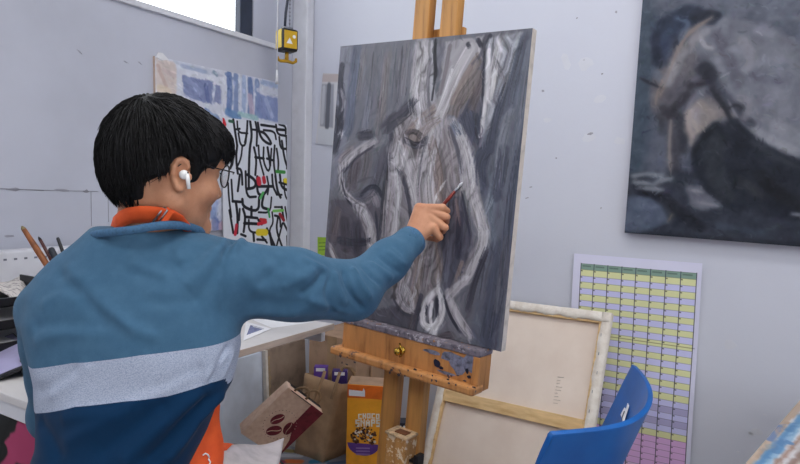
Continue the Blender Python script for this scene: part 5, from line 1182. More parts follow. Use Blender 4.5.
# ------------------------------------------------------------------ the person: implicit surfaces meshed with surface nets
class Field:
    def __init__(s, xs, ys, zs):
        s.g = [np.asarray(a, np.float32) for a in (xs, ys, zs)]
        s.v = np.full((len(xs), len(ys), len(zs)), 1.0, np.float32)
    def _sl(s, lo, hi, pad):
        r = []
        for a, l, h in zip(s.g, lo, hi): r.append(slice(int(np.searchsorted(a, l-pad)), int(np.searchsorted(a, h+pad))))
        return tuple(r)
    def op(s, fn, lo, hi, k=.01, mode='u', pad=None):
        sl = s._sl(lo, hi, (pad if pad is not None else .03)+k)
        X = s.g[0][sl[0]][:, None, None]; Y = s.g[1][sl[1]][None, :, None]; Z = s.g[2][sl[2]][None, None, :]
        if 0 in (X.shape[0], Y.shape[1], Z.shape[2]): return
        d = fn(X, Y, Z).astype(np.float32); v = s.v[sl]
        if mode == 'u': h = np.maximum(k-np.abs(v-d), 0); s.v[sl] = np.minimum(v, d)-h*h/(4*k)
        elif mode == 's': d = -d; h = np.maximum(k-np.abs(v-d), 0); s.v[sl] = np.maximum(v, d)+h*h/(4*k)
        else: s.v[sl] = np.maximum(v, d)
    def cap(s, a, b, ra, rb, k=.02, mode='u'):
        a, b = np.asarray(a, float), np.asarray(b, float); ab = b-a; L = ab@ab+1e-12
        def fn(X, Y, Z):
            px, py, pz = X-a[0], Y-a[1], Z-a[2]
            t = np.clip((px*ab[0]+py*ab[1]+pz*ab[2])/L, 0, 1)
            return np.sqrt((px-t*ab[0])**2+(py-t*ab[1])**2+(pz-t*ab[2])**2)-(ra+(rb-ra)*t)
        r = max(ra, rb); s.op(fn, np.minimum(a, b)-r, np.maximum(a, b)+r, k, mode)
    def ell(s, c, r, ax=None, k=.02, mode='u'):
        c = np.asarray(c, float); r = np.asarray(r, float); ax = np.eye(3) if ax is None else np.asarray(ax)
        def fn(X, Y, Z):
            p = (X-c[0], Y-c[1], Z-c[2]); q = [(p[0]*ax[i][0]+p[1]*ax[i][1]+p[2]*ax[i][2]) for i in range(3)]
            k0 = np.sqrt((q[0]/r[0])**2+(q[1]/r[1])**2+(q[2]/r[2])**2); k1 = np.sqrt((q[0]/r[0]**2)**2+(q[1]/r[1]**2)**2+(q[2]/r[2]**2)**2)+1e-9
            return k0*(k0-1)/k1
        m = r.max(); s.op(fn, c-m, c+m, k, mode)
    def loft(s, S_, k=.02, mode='u'):
        """S_: rows (z, lateral centre, forward centre, half width, half depth), z increasing"""
        S_ = np.array(S_, float); z0, z1 = S_[0, 0], S_[-1, 0]
        def fn(X, Y, Z):
            z = np.clip(Z, z0, z1); cu, cv, a, b = [np.interp(z, S_[:, 0], S_[:, i]) for i in (1, 2, 3, 4)]
            u = (X*LAT[0]+Y*LAT[1]-cu); v = (X*FWD[0]+Y*FWD[1]-cv)
            q = (np.abs(u/a)**2.35+np.abs(v/b)**2.35)**(1/2.35); g = np.sqrt((u/a**2)**2+(v/b**2)**2)/np.maximum(np.sqrt((u/a)**2+(v/b)**2), 1e-6)+1e-6
            d = (q-1)/g
            dz = np.maximum(Z-z1, z0-Z)
            return np.where(dz > 0, np.maximum(d, 0)*1.0+dz, d)
        c = LAT[None, :2]*S_[:, 1:2]+FWD[None, :2]*S_[:, 2:3]; m = max(S_[:, 3].max(), S_[:, 4].max())
        s.op(fn, [*(c.min(0)-m), z0], [*(c.max(0)+m), z1], k, mode)
    def mesh(s):
        v = s.v; nx, ny, nz = v.shape; neg = v < 0
        mixed = np.zeros((nx-1, ny-1, nz-1), bool); first = neg[:-1, :-1, :-1]
        cnr = [(i, j, k) for i in (0, 1) for j in (0, 1) for k in (0, 1)]
        for (i, j, k) in cnr[1:]: mixed |= neg[i:nx-1+i, j:ny-1+j, k:nz-1+k] != first
        I = np.argwhere(mixed); cid = np.full(mixed.shape, -1, np.int32); cid[mixed] = np.arange(len(I))
        G = s.g; val = [v[I[:, 0]+i, I[:, 1]+j, I[:, 2]+k] for (i, j, k) in cnr]
        pos = [np.stack([G[0][I[:, 0]+i], G[1][I[:, 1]+j], G[2][I[:, 2]+k]], 1) for (i, j, k) in cnr]
        acc = np.zeros((len(I), 3)); cnt = np.zeros(len(I))
        for a in range(8):
            for b in range(a+1, 8):
                if sum(x != y for x, y in zip(cnr[a], cnr[b])) != 1: continue
                m = (val[a] < 0) != (val[b] < 0); t = (val[a][m]/(val[a][m]-val[b][m]))[:, None]
                acc[m] += pos[a][m]*(1-t)+pos[b][m]*t; cnt[m] += 1
        V = acc/cnt[:, None]; F_ = []
        for ax in range(3):
            n = [nx, ny, nz]; A = [slice(0, m) for m in n]; B = list(A); A[ax] = slice(0, n[ax]-1); B[ax] = slice(1, n[ax])
            a, b = neg[tuple(A)], neg[tuple(B)]
            E_ = np.argwhere(a != b); o1, o2 = [(1, 2), (2, 0), (0, 1)][ax]
            ok = (E_[:, o1] > 0) & (E_[:, o2] > 0) & (E_[:, o1] < n[o1]-1) & (E_[:, o2] < n[o2]-1); E_ = E_[ok]
            fl = a[tuple(E_.T)]
            def idx(d1, d2):
                q = E_.copy(); q[:, o1] += d1; q[:, o2] += d2; return cid[tuple(q.T)]
            Q = np.stack([idx(-1, -1), idx(0, -1), idx(0, 0), idx(-1, 0)], 1)
            Q[~fl] = Q[~fl][:, ::-1]; F_.append(Q)
        return V, np.concatenate(F_)
def axis(lo, hi, step, fine):
    """grid coordinates with finer spacing inside the (a, b, step) ranges"""
    out = [lo]
    while out[-1] < hi:
        st_ = step
        for a, b, f_ in fine:
            if a-step < out[-1] < b: st_ = min(st_, f_)
        out.append(out[-1]+st_)
    return np.array(out)
def smooth_mesh(V, Fq, it=2, lam=.5):
    n = len(V); e = np.concatenate([Fq[:, [0, 1]], Fq[:, [1, 2]], Fq[:, [2, 3]], Fq[:, [3, 0]]])
    for _ in range(it):
        acc = np.zeros((n, 3)); cnt = np.bincount(e[:, 0], minlength=n)+np.bincount(e[:, 1], minlength=n)
        for c in range(3): acc[:, c] = np.bincount(e[:, 0], V[e[:, 1], c], n)+np.bincount(e[:, 1], V[e[:, 0], c], n)
        V = V+lam*(acc/np.maximum(cnt, 1)[:, None]-V)
    return V
def vnormals(V, Fq):
    n = np.cross(V[Fq[:, 2]]-V[Fq[:, 0]], V[Fq[:, 3]]-V[Fq[:, 1]]); N = np.zeros_like(V)
    for k in range(4):
        for c in range(3): N[:, c] += np.bincount(Fq[:, k], n[:, c], len(V))
    return N/np.maximum(np.linalg.norm(N, axis=1, keepdims=True), 1e-12)
def hit(V, px, py, rad=2.2):
    """nearest vertex of a mesh seen from the viewpoint near a photo point"""
    x, y, w_ = proj(V); d2 = (x-px)**2+(y-py)**2; m = d2 < rad*rad
    if not m.any():
        i = d2.argmin(); return V[i]
    idx = np.where(m)[0]; i = idx[w_[idx].argmin()]
    return at(px, py, w_[i])

# joints
HC = at(167, 167, 1.13)                                   # head origin, between the eyes' height and ears
AZ = math.radians(41); PT = math.radians(7)
hf = FWD*math.cos(AZ)+LAT*math.sin(AZ); hr = LAT*math.cos(AZ)-FWD*math.sin(AZ)
hF = hf*math.cos(PT)-UP*math.sin(PT); hU = UP*math.cos(PT)+hf*math.sin(PT); hR = hr
RL = math.radians(-2); hR, hU = hR*math.cos(RL)+hU*math.sin(RL), hU*math.cos(RL)-hR*math.sin(RL)
HAX = np.array([hR, hF, hU])
def hp(x, y, z): return HC+hR*x+hF*y+hU*z
SHR, ELR, WRR = at(224, 277, 1.145), at(352, 291, 1.325), at(411, 241, 1.47)
SHL = at(49, 309, 1.14); ELL = at(59, 415, 1.24)
HIPC = np.array([-.955, .665, .53])
def TZ(y, D=1.1): return float(at(130, y, D)[2])
def sec(y, xl, xr, D, hd, grow=0.0):
    a, b = at(xl, y, D), at(xr, y, D); c = (a+b)/2
    return [float(c[2]), float(c@LAT), float(c@FWD), float(np.linalg.norm((b-a)))/2+grow, hd+grow]
TORSO = [sec(520, 40, 196, 1.09, .125), sec(495, 38, 194, 1.085, .122), sec(464, 40, 191, 1.085, .115), sec(440, 45, 201, 1.09, .110), sec(410, 47, 213, 1.10, .112), sec(380, 44, 230, 1.11, .115), sec(345, 37, 238, 1.12, .118), sec(320, 31, 238, 1.125, .118), sec(296, 33, 238, 1.13, .110),
         sec(276, 44, 236, 1.135, .098), sec(258, 60, 232, 1.14, .085), sec(246, 73, 222, 1.14, .075), sec(237, 84, 208, 1.14, .066), sec(229, 95, 190, 1.14, .058)]
def shrink(S_, g): return [[z, u, v, a-g, b-g] for z, u, v, a, b in S_]

def body_field():
    hb = np.array([hp(*p) for p in [(-.1, -.12, -.13), (.1, .13, .13), (-.1, .13, .13), (.1, -.12, -.13)]]); lo, hi = hb.min(0)-.02, hb.max(0)+.02
    h0 = WRR-np.array([.05, .03, .05]); h1 = WRR+np.array([.13, .17, .10])
    xs = axis(-1.34, -.56, .007, [(lo[0], hi[0], .0026), (h0[0], h1[0], .0024)])
    ys = axis(.40, 1.48, .007, [(lo[1], hi[1], .0026), (h0[1], h1[1], .0024)])
    zs = axis(-.01, 1.36, .008, [(lo[2], hi[2], .0026), (h0[2], h1[2], .0024)])
    F = Field(xs, ys, zs)
    return F
F = body_field()
F.loft(shrink(TORSO[:12], .017), .02)
# legs and feet (on the floor, seated)
kn = {}
for s_, kx, ax in ((-1, (-1.08, 1.03), (-1.08, 1.02)), (1, (-.985, 1.03), (-.95, 1.08))):
    hip = HIPC+LAT*.085*s_; knee = np.array([kx[0], kx[1], .45]); ank = np.array([ax[0], ax[1], .09]); kn[s_] = (hip, knee, ank)
    F.cap(hip, knee, .072, .055, .03); F.cap(knee, ank, .055, .036, .02); F.cap(ank-UP*.03, ank+np.array([.01, .13, -.055]), .034, .026, .02)
F.ell(HIPC+UP*.02, (.165, .125, .11), (LAT, FWD, UP), .04)
# arms
for a, b, ra, rb in ((SHR, ELR, .052, .040), (ELR, WRR, .040, .027), (SHL, ELL, .050, .040)): F.cap(a, b, ra, rb, .025)
HNL = ELL+FWD*.16+LAT*.06-UP*.05; F.cap(ELL, HNL, .040, .027, .02)
# left hand rests on the lap
lf = unit(HNL-ELL); F.cap(HNL, HNL+lf*.07, .026, .030, .015)
for i in range(4):
    o_ = HNL+lf*.075+LAT*(.03-.019*i)*1.0; F.cap(o_, o_+lf*(.07-.006*abs(i-1.4))-UP*.012, .009, .0075, .006)
F.cap(HNL+lf*.02+LAT*.035, HNL+lf*.075+LAT*.062-UP*.006, .011, .009, .008)
# neck and head
NB = at(144, 238, 1.150)
F.cap(NB, hp(.003, -.020, -.050), .053, .054, .03); F.cap(NB-UP*.02, NB-UP*.06, .054, .056, .02)
F.ell(hp(0, -.010, .030), (.0765, .096, .088), HAX, .02); F.ell(hp(0, -.034, -.004), (.068, .072, .072), HAX, .03)
F.ell(hp(0, .034, -.036), (.060, .058, .078), HAX, .03)
for sx in (-1, 1):
    F.cap(hp(.054*sx, -.004, -.064), hp(.012*sx, .074, -.104), .019, .016, .03); F.ell(hp(.043*sx, .056, -.034), (.024, .026, .022), HAX, .025)
F.cap(hp(-.008, .078, -.106), hp(.008, .078, -.106), .016, .016, .02)
F.cap(hp(-.040, .080, .020), hp(.040, .080, .020), .012, .012, .02)
for sx in (-1, 1): F.ell(hp(.031*sx, .094, .000), (.017, .014, .011), HAX, .012, 's'); F.ell(hp(.031*sx, .076, .0), (.0135, .013, .012), HAX, .006)
F.cap(hp(0, .088, .008), hp(0, .110, -.036), .0075, .0105, .012)
for sx in (-1, 1): F.ell(hp(.012*sx, .098, -.041), (.0085, .010, .008), HAX, .007)
F.cap(hp(-.020, .084, -.067), hp(0, .094, -.0655), .0055, .0075, .006); F.cap(hp(0, .094, -.0655), hp(.020, .084, -.067), .0075, .0055, .006)
F.cap(hp(-.017, .084, -.079), hp(0, .0915, -.080), .0060, .0082, .006); F.cap(hp(0, .0915, -.080), hp(.017, .084, -.079), .0082, .0060, .006)
# ears: shell, rim and hollow
for sx in (-1, 1):
    e0 = np.array([.0765*sx, -.012, -.014])
    axE = np.array([unit(hR*sx-hF*.35), unit(hF+hR*sx*.35), hU])
    F.ell(hp(*e0), (.008, .0140, .0255), axE, .008)
    rimp = [(.010, .018), (.006, .028), (-.004, .0315), (-.013, .027), (-.0185, .015), (-.018, .0), (-.013, -.014), (-.006, -.025), (.002, -.030)]
    P_ = [hp(*e0)+axE[1]*a*.84+axE[2]*b*.84+axE[0]*(.0065+.0015*(i in (3, 4, 5))) for i, (a, b) in enumerate(rimp)]
    for a, b in zip(P_[:-1], P_[1:]): F.cap(a, b, .0045, .0045, .004)
    F.ell(hp(*e0)+axE[0]*.009+axE[1]*.000+axE[2]*.002, (.007, .0080, .0135), axE, .005, 's')
    F.ell(hp(*e0)+axE[0]*.004+axE[1]*.0-axE[2]*.023, (.006, .008, .007), axE, .006)
    F.ell(hp(*e0)+axE[0]*.005+axE[1]*.013-axE[2]*.002, (.004, .005, .007), axE, .004)
# right hand: back of the hand towards us, fingers closed round the brush
def ac(px, py, off): d = ray(px, py); return CP+d*((((EC-CP)@EN)/(d@EN))-off)      # a point off in front of the canvas
K = [ac(419, 208, .070), ac(426, 210.5, .062), ac(431, 218, .060), ac(433, 228, .066)]      # knuckles, index to little finger
for i, k in enumerate(K): F.cap(WRR+(k-WRR)*.18+(np.mean(K, 0)-WRR)*.05, k, .0205-.001*i, .0125-.0006*i, .012)
PIP = [ac(442.5, 207.5, .042), ac(446.5, 217, .040), ac(445, 227.5, .044), ac(439.5, 237, .052)]
DIP = [ac(447, 211, .022), ac(446, 222, .017), ac(443, 231, .020), ac(437, 239, .030)]
TIP = [ac(440, 212, .014), ac(436, 224, .012), ac(432, 232, .016), ac(428, 238, .028)]
for k, p, d, t_ in zip(K, PIP, DIP, TIP):
    F.cap(k, p, .0112, .0092, .0035); F.cap(p, d, .0088, .0080, .003); F.cap(d, t_, .0078, .0068, .003)
F.cap(WRR+FWD*.015+LAT*.012, ac(424, 216, .034), .0165, .0135, .010); F.cap(ac(424, 216, .034), ac(440, 208, .013), .0120, .0080, .004)
F.v = F.v.astype(np.float32)
BV, BF = F.mesh(); BV = smooth_mesh(BV, BF, 1, .35); del F
m_skin = NT('skin')
_at = m_skin.new('ShaderNodeAttribute', attribute_name='lip')
_c = m_skin.ramp(m_skin.noise(26, 4), [(.3, (182, 126, 96)), (.7, (204, 150, 118))]); _c = m_skin.mix(m_skin.ramp(m_skin.noise(240, 2), [(.55, 0.0), (.8, .18)]), _c, (140, 84, 64))
m_skin.color(m_skin.mix(_at.outputs['Fac'], _c, (150, 84, 76)))
m_skin.bump(m_skin.noise(380, 3), .18, .0006)
m_skin = m_skin.set(.48); _b = m_skin.node_tree.nodes['Principled BSDF']; _b.inputs['Subsurface Weight'].default_value = .12; _b.inputs['Subsurface Radius'].default_value = (.012, .005, .003); _b.inputs['Specular IOR Level'].default_value = .35
pl_ = (BV-HC)@HAX.T
lipm = np.clip(1-np.sqrt((pl_[:, 0]/.024)**2+((pl_[:, 2]+.073)/.013)**2), 0, .35)*2.6*(pl_[:, 1] > .075)
hand_d = np.linalg.norm(BV-WRR, axis=1)
person = big_mesh('person', BV, BF, m_skin, None, {'lip': np.clip(lipm, 0, 1)})
tag(person, 'person in a blue striped top and orange apron reaching out to paint, seen from behind', 'person')
PB = person

# ------------------------------------------------------------------ sweatshirt
xs = axis(-1.36, -.66, .0044, []); ys = axis(.40, 1.34, .0044, []); zs = axis(.56, 1.12, .0044, [])
F = Field(xs, ys, zs)
F.loft(TORSO, .012)
CUF = WRR+unit(ELR-WRR)*.004
for a, b, ra, rb in ((SHR-LAT*.02, SHR*.5+ELR*.5, .076, .070), (SHR*.5+ELR*.5, ELR, .070, .0585), (ELR, ELR*.4+CUF*.6, .0580, .044), (ELR*.4+CUF*.6, CUF, .044, .0365)): F.cap(a, b, ra, rb, .03)
for a, b, ra, rb in ((SHL, ELL, .055, .052), (ELL, HNL, .052, .040)): F.cap(a, b, ra, rb, .025)
# open cuff, open neck
cd = unit(WRR-ELR)
F.cap(CUF-cd*.02, CUF+cd*.08, .0310, .0330, .004, 's')
# flat end at the cuff
def cutplane(p, n):
    def fn(X, Y, Z): return np.where((X-p[0])**2+(Y-p[1])**2+(Z-p[2])**2 < .09**2, (X-p[0])*n[0]+(Y-p[1])*n[1]+(Z-p[2])*n[2], -1.0)
    F.op(fn, p-.09, p+.09, .001, 'x')
cutplane(CUF+cd*.012, cd)
NC = [at(88, 233, 1.13), at(120, 228.5, 1.045), at(155, 223.5, 1.04), at(187, 222.5, 1.10), at(204, 232, 1.17), at(160, 240, 1.22), at(110, 238, 1.20)]
SV, SF = F.mesh(); del F
SV = smooth_mesh(SV, SF, 2, .5)
N = vnormals(SV, SF)
folds = [  # photo polyline, amplitude (m, negative = crease), width (m)
    ([(236, 234), (231, 240), (229, 247), (224, 256)], -.008, .006), ([(243, 236), (236, 243), (231, 252)], .006, .009), ([(226, 236), (222, 246), (214, 254)], .004, .010),
    ([(227, 246), (222, 270), (222, 296), (226, 320)], -.0035, .005), ([(216, 252), (200, 274), (186, 288)], .0035, .012), ([(206, 246), (190, 262), (176, 270)], -.003, .010), ([(186, 238), (176, 252), (184, 264)], .003, .010), ([(222, 262), (206, 288), (192, 300)], -.003, .012),
    ([(130, 262), (150, 270), (170, 278)], .003, .009), ([(120, 270), (146, 276)], -.002, .008), ([(64, 262), (86, 284), (112, 312), (140, 336)], .003, .011), ([(54, 270), (80, 296), (104, 322)], -.0025, .011), ([(112, 312), (136, 330), (160, 340)], .003, .010), ([(40, 306), (60, 296), (84, 300)], .0035, .013), ([(30, 330), (50, 322), (80, 326), (110, 322)], -.003, .012), ([(32, 344), (60, 332), (92, 332)], .003, .012), ([(140, 300), (170, 304), (204, 300)], -.002, .012), ([(60, 284), (90, 276)], .002, .012),
    ([(34, 392), (56, 384), (80, 366)], -.003, .010), ([(48, 398), (72, 382), (90, 362)], .003, .010), ([(231, 346), (222, 356), (216, 372), (212, 384)], -.006, .006), ([(226, 352), (216, 366), (206, 380)], .004, .008), ([(236, 350), (228, 366), (222, 380)], .004, .008), ([(150, 390), (180, 378), (204, 366)], -.002, .010), ([(130, 404), (156, 396), (196, 372)], .0025, .012),
    ([(226, 392), (206, 412), (184, 440), (164, 464)], .007, .012), ([(214, 396), (190, 416), (164, 446), (146, 464)], -.006, .011), ([(204, 392), (172, 416), (140, 446), (120, 464)], .005, .013), ([(170, 402), (130, 430), (96, 456)], -.004, .014), ([(140, 404), (100, 424), (60, 446)], .004, .015), ([(36, 420), (50, 440), (60, 462)], -.004, .012), ([(60, 420), (84, 414), (120, 412)], .003, .012),
    ([(344, 268), (348, 284), (356, 300), (366, 312)], -.008, .008), ([(336, 270), (338, 288), (346, 306)], .006, .009), ([(352, 266), (360, 282), (372, 300)], .006, .009), ([(362, 264), (372, 276), (384, 286)], -.005, .007), ([(370, 260), (382, 270), (394, 280)], .0045, .008), ([(378, 255), (390, 266), (402, 274)], -.0035, .006), ([(386, 250), (398, 260), (408, 266)], .003, .007), ([(392, 244), (406, 256)], -.0025, .006), ([(326, 270), (318, 284), (300, 296)], -.005, .010), ([(332, 276), (326, 296), (334, 314)], -.004, .009), ([(316, 268), (300, 280), (280, 288)], .004, .012), ([(310, 300), (330, 306), (352, 316)], .004, .010),
    ([(290, 256), (276, 272), (256, 286)], -.003, .012), ([(262, 262), (280, 274), (300, 276)], .003, .012), ([(250, 300), (280, 306), (310, 304)], -.003, .014), ([(244, 316), (270, 316), (300, 316)], .003, .012), ([(240, 268), (262, 292)], .0025, .012), ([(302, 258), (316, 264), (330, 270)], .004, .008)]
sv_x, sv_y, sv_w = proj(SV)
for pl, amp, wd in folds:
    H_ = [hit(SV, *p, 3.0) for p in pl]; amp = amp*(1.1 if pl[0][0] > 300 else 1.0); wd = wd*(.8 if pl[0][0] > 300 else 1.0)
    Q = [H_[0]]
    for i in range(len(H_)-1): Q += [H_[i]*.75+H_[i+1]*.25, H_[i]*.25+H_[i+1]*.75]
    Q.append(H_[-1]); Q = np.array(Q); lo, hi = Q.min(0)-wd*3, Q.max(0)+wd*3
    m = np.where(((SV > lo) & (SV < hi)).all(1))[0]; p = SV[m]; D = np.full(len(m), 1e9); T = np.zeros(len(m))
    for i in range(len(Q)-1):
        a, ab = Q[i], Q[i+1]-Q[i]; t_ = np.clip(((p-a)@ab)/(ab@ab+1e-12), 0, 1); d = np.linalg.norm(p-a-t_[:, None]*ab, axis=1)
        b_ = d < D; D[b_] = d[b_]; T[b_] = (i+t_[b_])/(len(Q)-1)
    SV[m] += N[m]*(amp*1.45*np.exp(-(D/wd)**2)*np.clip(np.minimum(T*5, (1-T)*5)+.25, 0, 1))[:, None]
SV = smooth_mesh(SV, SF, 1, .3)
# gentle random drape
ph = SV@np.array([[31, 17, 9], [-14, 29, 21], [11, -23, 37]]).T
SV += N*(.0016*np.sin(ph[:, 0]+1.3*np.sin(ph[:, 1]))+.0011*np.sin(ph[:, 2]*1.7+ph[:, 0]*.6))[:, None]
# the two colour changes of the knit, measured across the back
up_ = [(31.7, 369), (70, 363.5), (140, 355.4), (188, 349.5), (231, 340)]; lo_ = [(34.6, 413.8), (75, 407), (130, 401), (167, 396.5), (202, 386), (225, 379), (236, 377)]
U_ = np.array([hit(SV, *p) for p in up_]); L_ = np.array([hit(SV, *p) for p in lo_])
u = SV@LAT
zu = np.interp(u, U_@LAT, U_[:, 2]); zl_ = np.interp(u, L_@LAT, L_[:, 2])
band = (SV[:, 2]-zl_)/(zu-zl_)
def segd(p, a, b):
    ab = b-a; t_ = np.clip(((p-a)@ab)/(ab@ab), 0, 1); return np.linalg.norm(p-a-t_[:, None]*ab, axis=1)
TS = np.array(TORSO)[::1]; o_ = np.argsort(TS[:, 0]); TS = TS[o_]
cu, cv_, aa, bb_ = [np.interp(SV[:, 2], TS[:, 0], TS[:, i]) for i in (1, 2, 3, 4)]
dt = (np.sqrt(((u-cu)/aa)**2+((SV@FWD-cv_)/bb_)**2)-1)*.11
dl = np.minimum(segd(SV, SHL, ELL)-.062, segd(SV, ELL, HNL)-.05); dr_ = np.minimum(segd(SV, SHR, ELR)-.066, segd(SV, ELR, CUF)-.05)
band = np.where((dl < dt-.004) & (SV[:, 2] < 1.0), 2.0, band); band = np.where((dr_ < dt-.01) & (u > float(at(226, 320, 1.12)@LAT)), 2.0, band)
m_knit = NT('striped_knit')
ab = m_knit.new('ShaderNodeAttribute', attribute_name='band')
fine = m_knit.noise(900, 2, .6, (1, 1, 2.2)); mid = m_knit.noise(46, 4)
upc = m_knit.mix(m_knit.ramp(fine, [(.35, 0.0), (.7, .55)]), (57, 92, 120), (75, 112, 140)); upc = m_knit.mix(m_knit.ramp(mid, [(.4, 0.0), (.8, .35)]), upc, (84, 119, 146))
hea = m_knit.ramp(m_knit.noise(420, 3, .7, (1, 1, 2.5)), [(.32, (126, 138, 164)), (.6, (176, 184, 202))])
nav = m_knit.mix(m_knit.ramp(fine, [(.35, 0.0), (.7, .5)]), (3, 40, 72), (10, 56, 92))
c1 = m_knit.mix(m_knit.math('GREATER_THAN', ab.outputs['Fac'], 0.0), nav, hea); c1 = m_knit.mix(m_knit.math('GREATER_THAN', ab.outputs['Fac'], 1.0), c1, upc)
m_knit.color(c1); m_knit.bump(m_knit.noise(700, 2, .6, (1, 1, 1.6)), .35, .0009); m_knit = m_knit.set(.85)
_b = m_knit.node_tree.nodes['Principled BSDF']; _b.inputs['Sheen Weight'].default_value = .06; _b.inputs['Sheen Roughness'].default_value = .5; _b.inputs['Specular IOR Level'].default_value = .15
shirt = big_mesh('sweatshirt', SV, SF, m_knit, PB, {'band': band})
shirt['label'] = 'steel blue sweatshirt with a grey band and navy hem'
m_rib = plain('ribbed_neckband', (66, 104, 138), .85, var=.06, vs=200, bump=.3, bs=500)
MB().lathe(CUF-cd*.014, [(.0335, .0), (.0372, .001), (.0380, .010), (.0376, .020), (.0360, .0275), (.0335, .0285), (.0315, .026), (.0310, .010)], cd, 40).build('cuff', m_rib, shirt)
# neckband: ribbed ring lying round the neck opening
ring = [(86, 234.5, 1.135), (96, 231.0, 1.085), (112, 228.6, 1.058), (132, 226.5, 1.046), (155, 222.8, 1.048), (174, 221.5, 1.075), (190, 223.5, 1.115), (203, 229.5, 1.165), (196, 238, 1.215), (160, 244, 1.235), (120, 242, 1.225), (96, 238, 1.185)]
R_ = np.array([at(*p) for p in ring]); RR = []
for i in range(len(R_)):
    p0, p1, p2, p3 = R_[i-1], R_[i], R_[(i+1) % len(R_)], R_[(i+2) % len(R_)]
    for t_ in (0, .25, .5, .75): RR.append(.5*((2*p1)+(-p0+p2)*t_+(2*p0-5*p1+4*p2-p3)*t_**2+(-p0+3*p1-3*p2+p3)*t_**3))
RR = np.array(RR); cR = RR.mean(0); rows = []
for i, p in enumerate(list(RR)+[RR[0]]):
    out = unit((p-cR)*[1, 1, 0])
    rows.append([p-out*.004-UP*.014, p-out*.003-UP*.001, p-out*.001+UP*.0015, p+out*.002+UP*.0005, p+out*.0042-UP*.003, p+out*.0052-UP*.008, p+out*.002-UP*.013])
mb = MB(); mb.grid(rows); mb.build('neckband', m_rib, shirt)

# ------------------------------------------------------------------ trousers, shoes, apron
m_tr = plain('dark_trousers', (38, 40, 48), .85, var=.1, vs=40)
xs = axis(-1.34, -.66, .010, []); ys = axis(.42, 1.30, .010, []); zs = axis(-.01, .78, .010, [])
F = Field(xs, ys, zs)
for s_ in (-1, 1):
    hip, knee, ank = kn[s_]; F.cap(hip, knee, .073, .065, .03); F.cap(knee, ank+UP*.02, .067, .052, .02)
F.ell(HIPC+UP*.03, (.172, .132, .12), (LAT, FWD, UP), .04); F.loft(shrink(TORSO[:3], .005), .02)
TV, TF = F.mesh(); TV = smooth_mesh(TV, TF, 2); big_mesh('trousers', TV, TF, m_tr, PB); del F
for s_ in (-1, 1):
    ank = kn[s_][2]; F = Field(axis(ank[0]-.1, ank[0]+.1, .006, []), axis(ank[1]-.12, ank[1]+.22, .006, []), axis(-.005, .17, .006, []))
    F.cap(ank+np.array([0, -.02, -.035]), ank+np.array([.012, .135, -.052]), .046, .038, .02); F.cap(ank-UP*.01, ank+UP*.03, .043, .043, .02)
    F.op(lambda X, Y, Z: .001-Z+0*X+0*Y, [-5, -5, -1], [5, 5, 5], .001, 'x'); V_, F_ = F.mesh()
    big_mesh('shoe', smooth_mesh(V_, F_, 1), F_, m_black, PB)
m_or = NT('orange_canvas_apron'); m_or.color(m_or.ramp(m_or.noise(30, 4), [(.3, (206, 74, 24)), (.7, (226, 90, 34))])); m_or.bump(m_or.noise(500, 2), .25, .0006); m_or = m_or.set(.8)
F = Field(axis(-1.30, -.62, .007, []), axis(.50, 1.25, .007, []), axis(.42, 1.0, .007, []))
F.loft([[z, u_, v_+.035, a-.014, b-.012] for z, u_, v_, a, b in TORSO[:5]], .02)
for s_ in (-1, 1):
    hip, knee, ank = kn[s_]; F.cap(hip+UP*.01, hip*.08+knee*.92+UP*.004, .078, .074, .03)
F.cap(at(215, 406, 1.155), at(200, 452, 1.125), .009, .034, .03); F.cap(at(199, 452, 1.125), at(188, 500, 1.10), .036, .062, .04)
F.op(lambda X, Y, Z: (HIPC[2]+.03-Z+0*X+0*Y)-np.maximum(0, (Y-.80))*.4, [-5, -5, -5], [5, 5, 5], .001, 'x')
AV, AF = F.mesh(); AV = smooth_mesh(AV, AF, 2); del F
ap = big_mesh('apron', AV, AF, m_or, PB); ap['label'] = 'orange canvas apron'
def on_surf(V, pts, lift, D=0): return [hit(V, *p, 2.5)-CF*lift for p in pts]
mb = MB()
for pts in ([(203.5, 454.5), (206, 452.8), (208.5, 454), (209.8, 457)], [(209, 458.5), (211, 461.5), (209.5, 464.5), (206, 465)], [(210.5, 466), (213.5, 469)]):
    mb.tube(on_surf(AV, pts, .003), .0014, 6)
mb.build('apron_lettering', m_paper, ap, label='fragment of white curved lettering')
# neck strap and buckle
cn = lambda x, y, D: at(x, y, D)
st_ = [(196, 236, 1.17, .0), (190, 230, 1.125, 0), (182, 222.5, 1.09, 0), (171, 217, 1.07, 0), (156, 214.6, 1.058, 0), (141, 214.2, 1.06, 0), (129, 215.5, 1.068, 0), (121, 219.5, 1.085, 0), (115, 225, 1.115, 0), (112, 234, 1.16, 0)]
SP = np.array([at(x, y, D) for x, y, D, _ in st_]); nb_ = NB+UP*.03
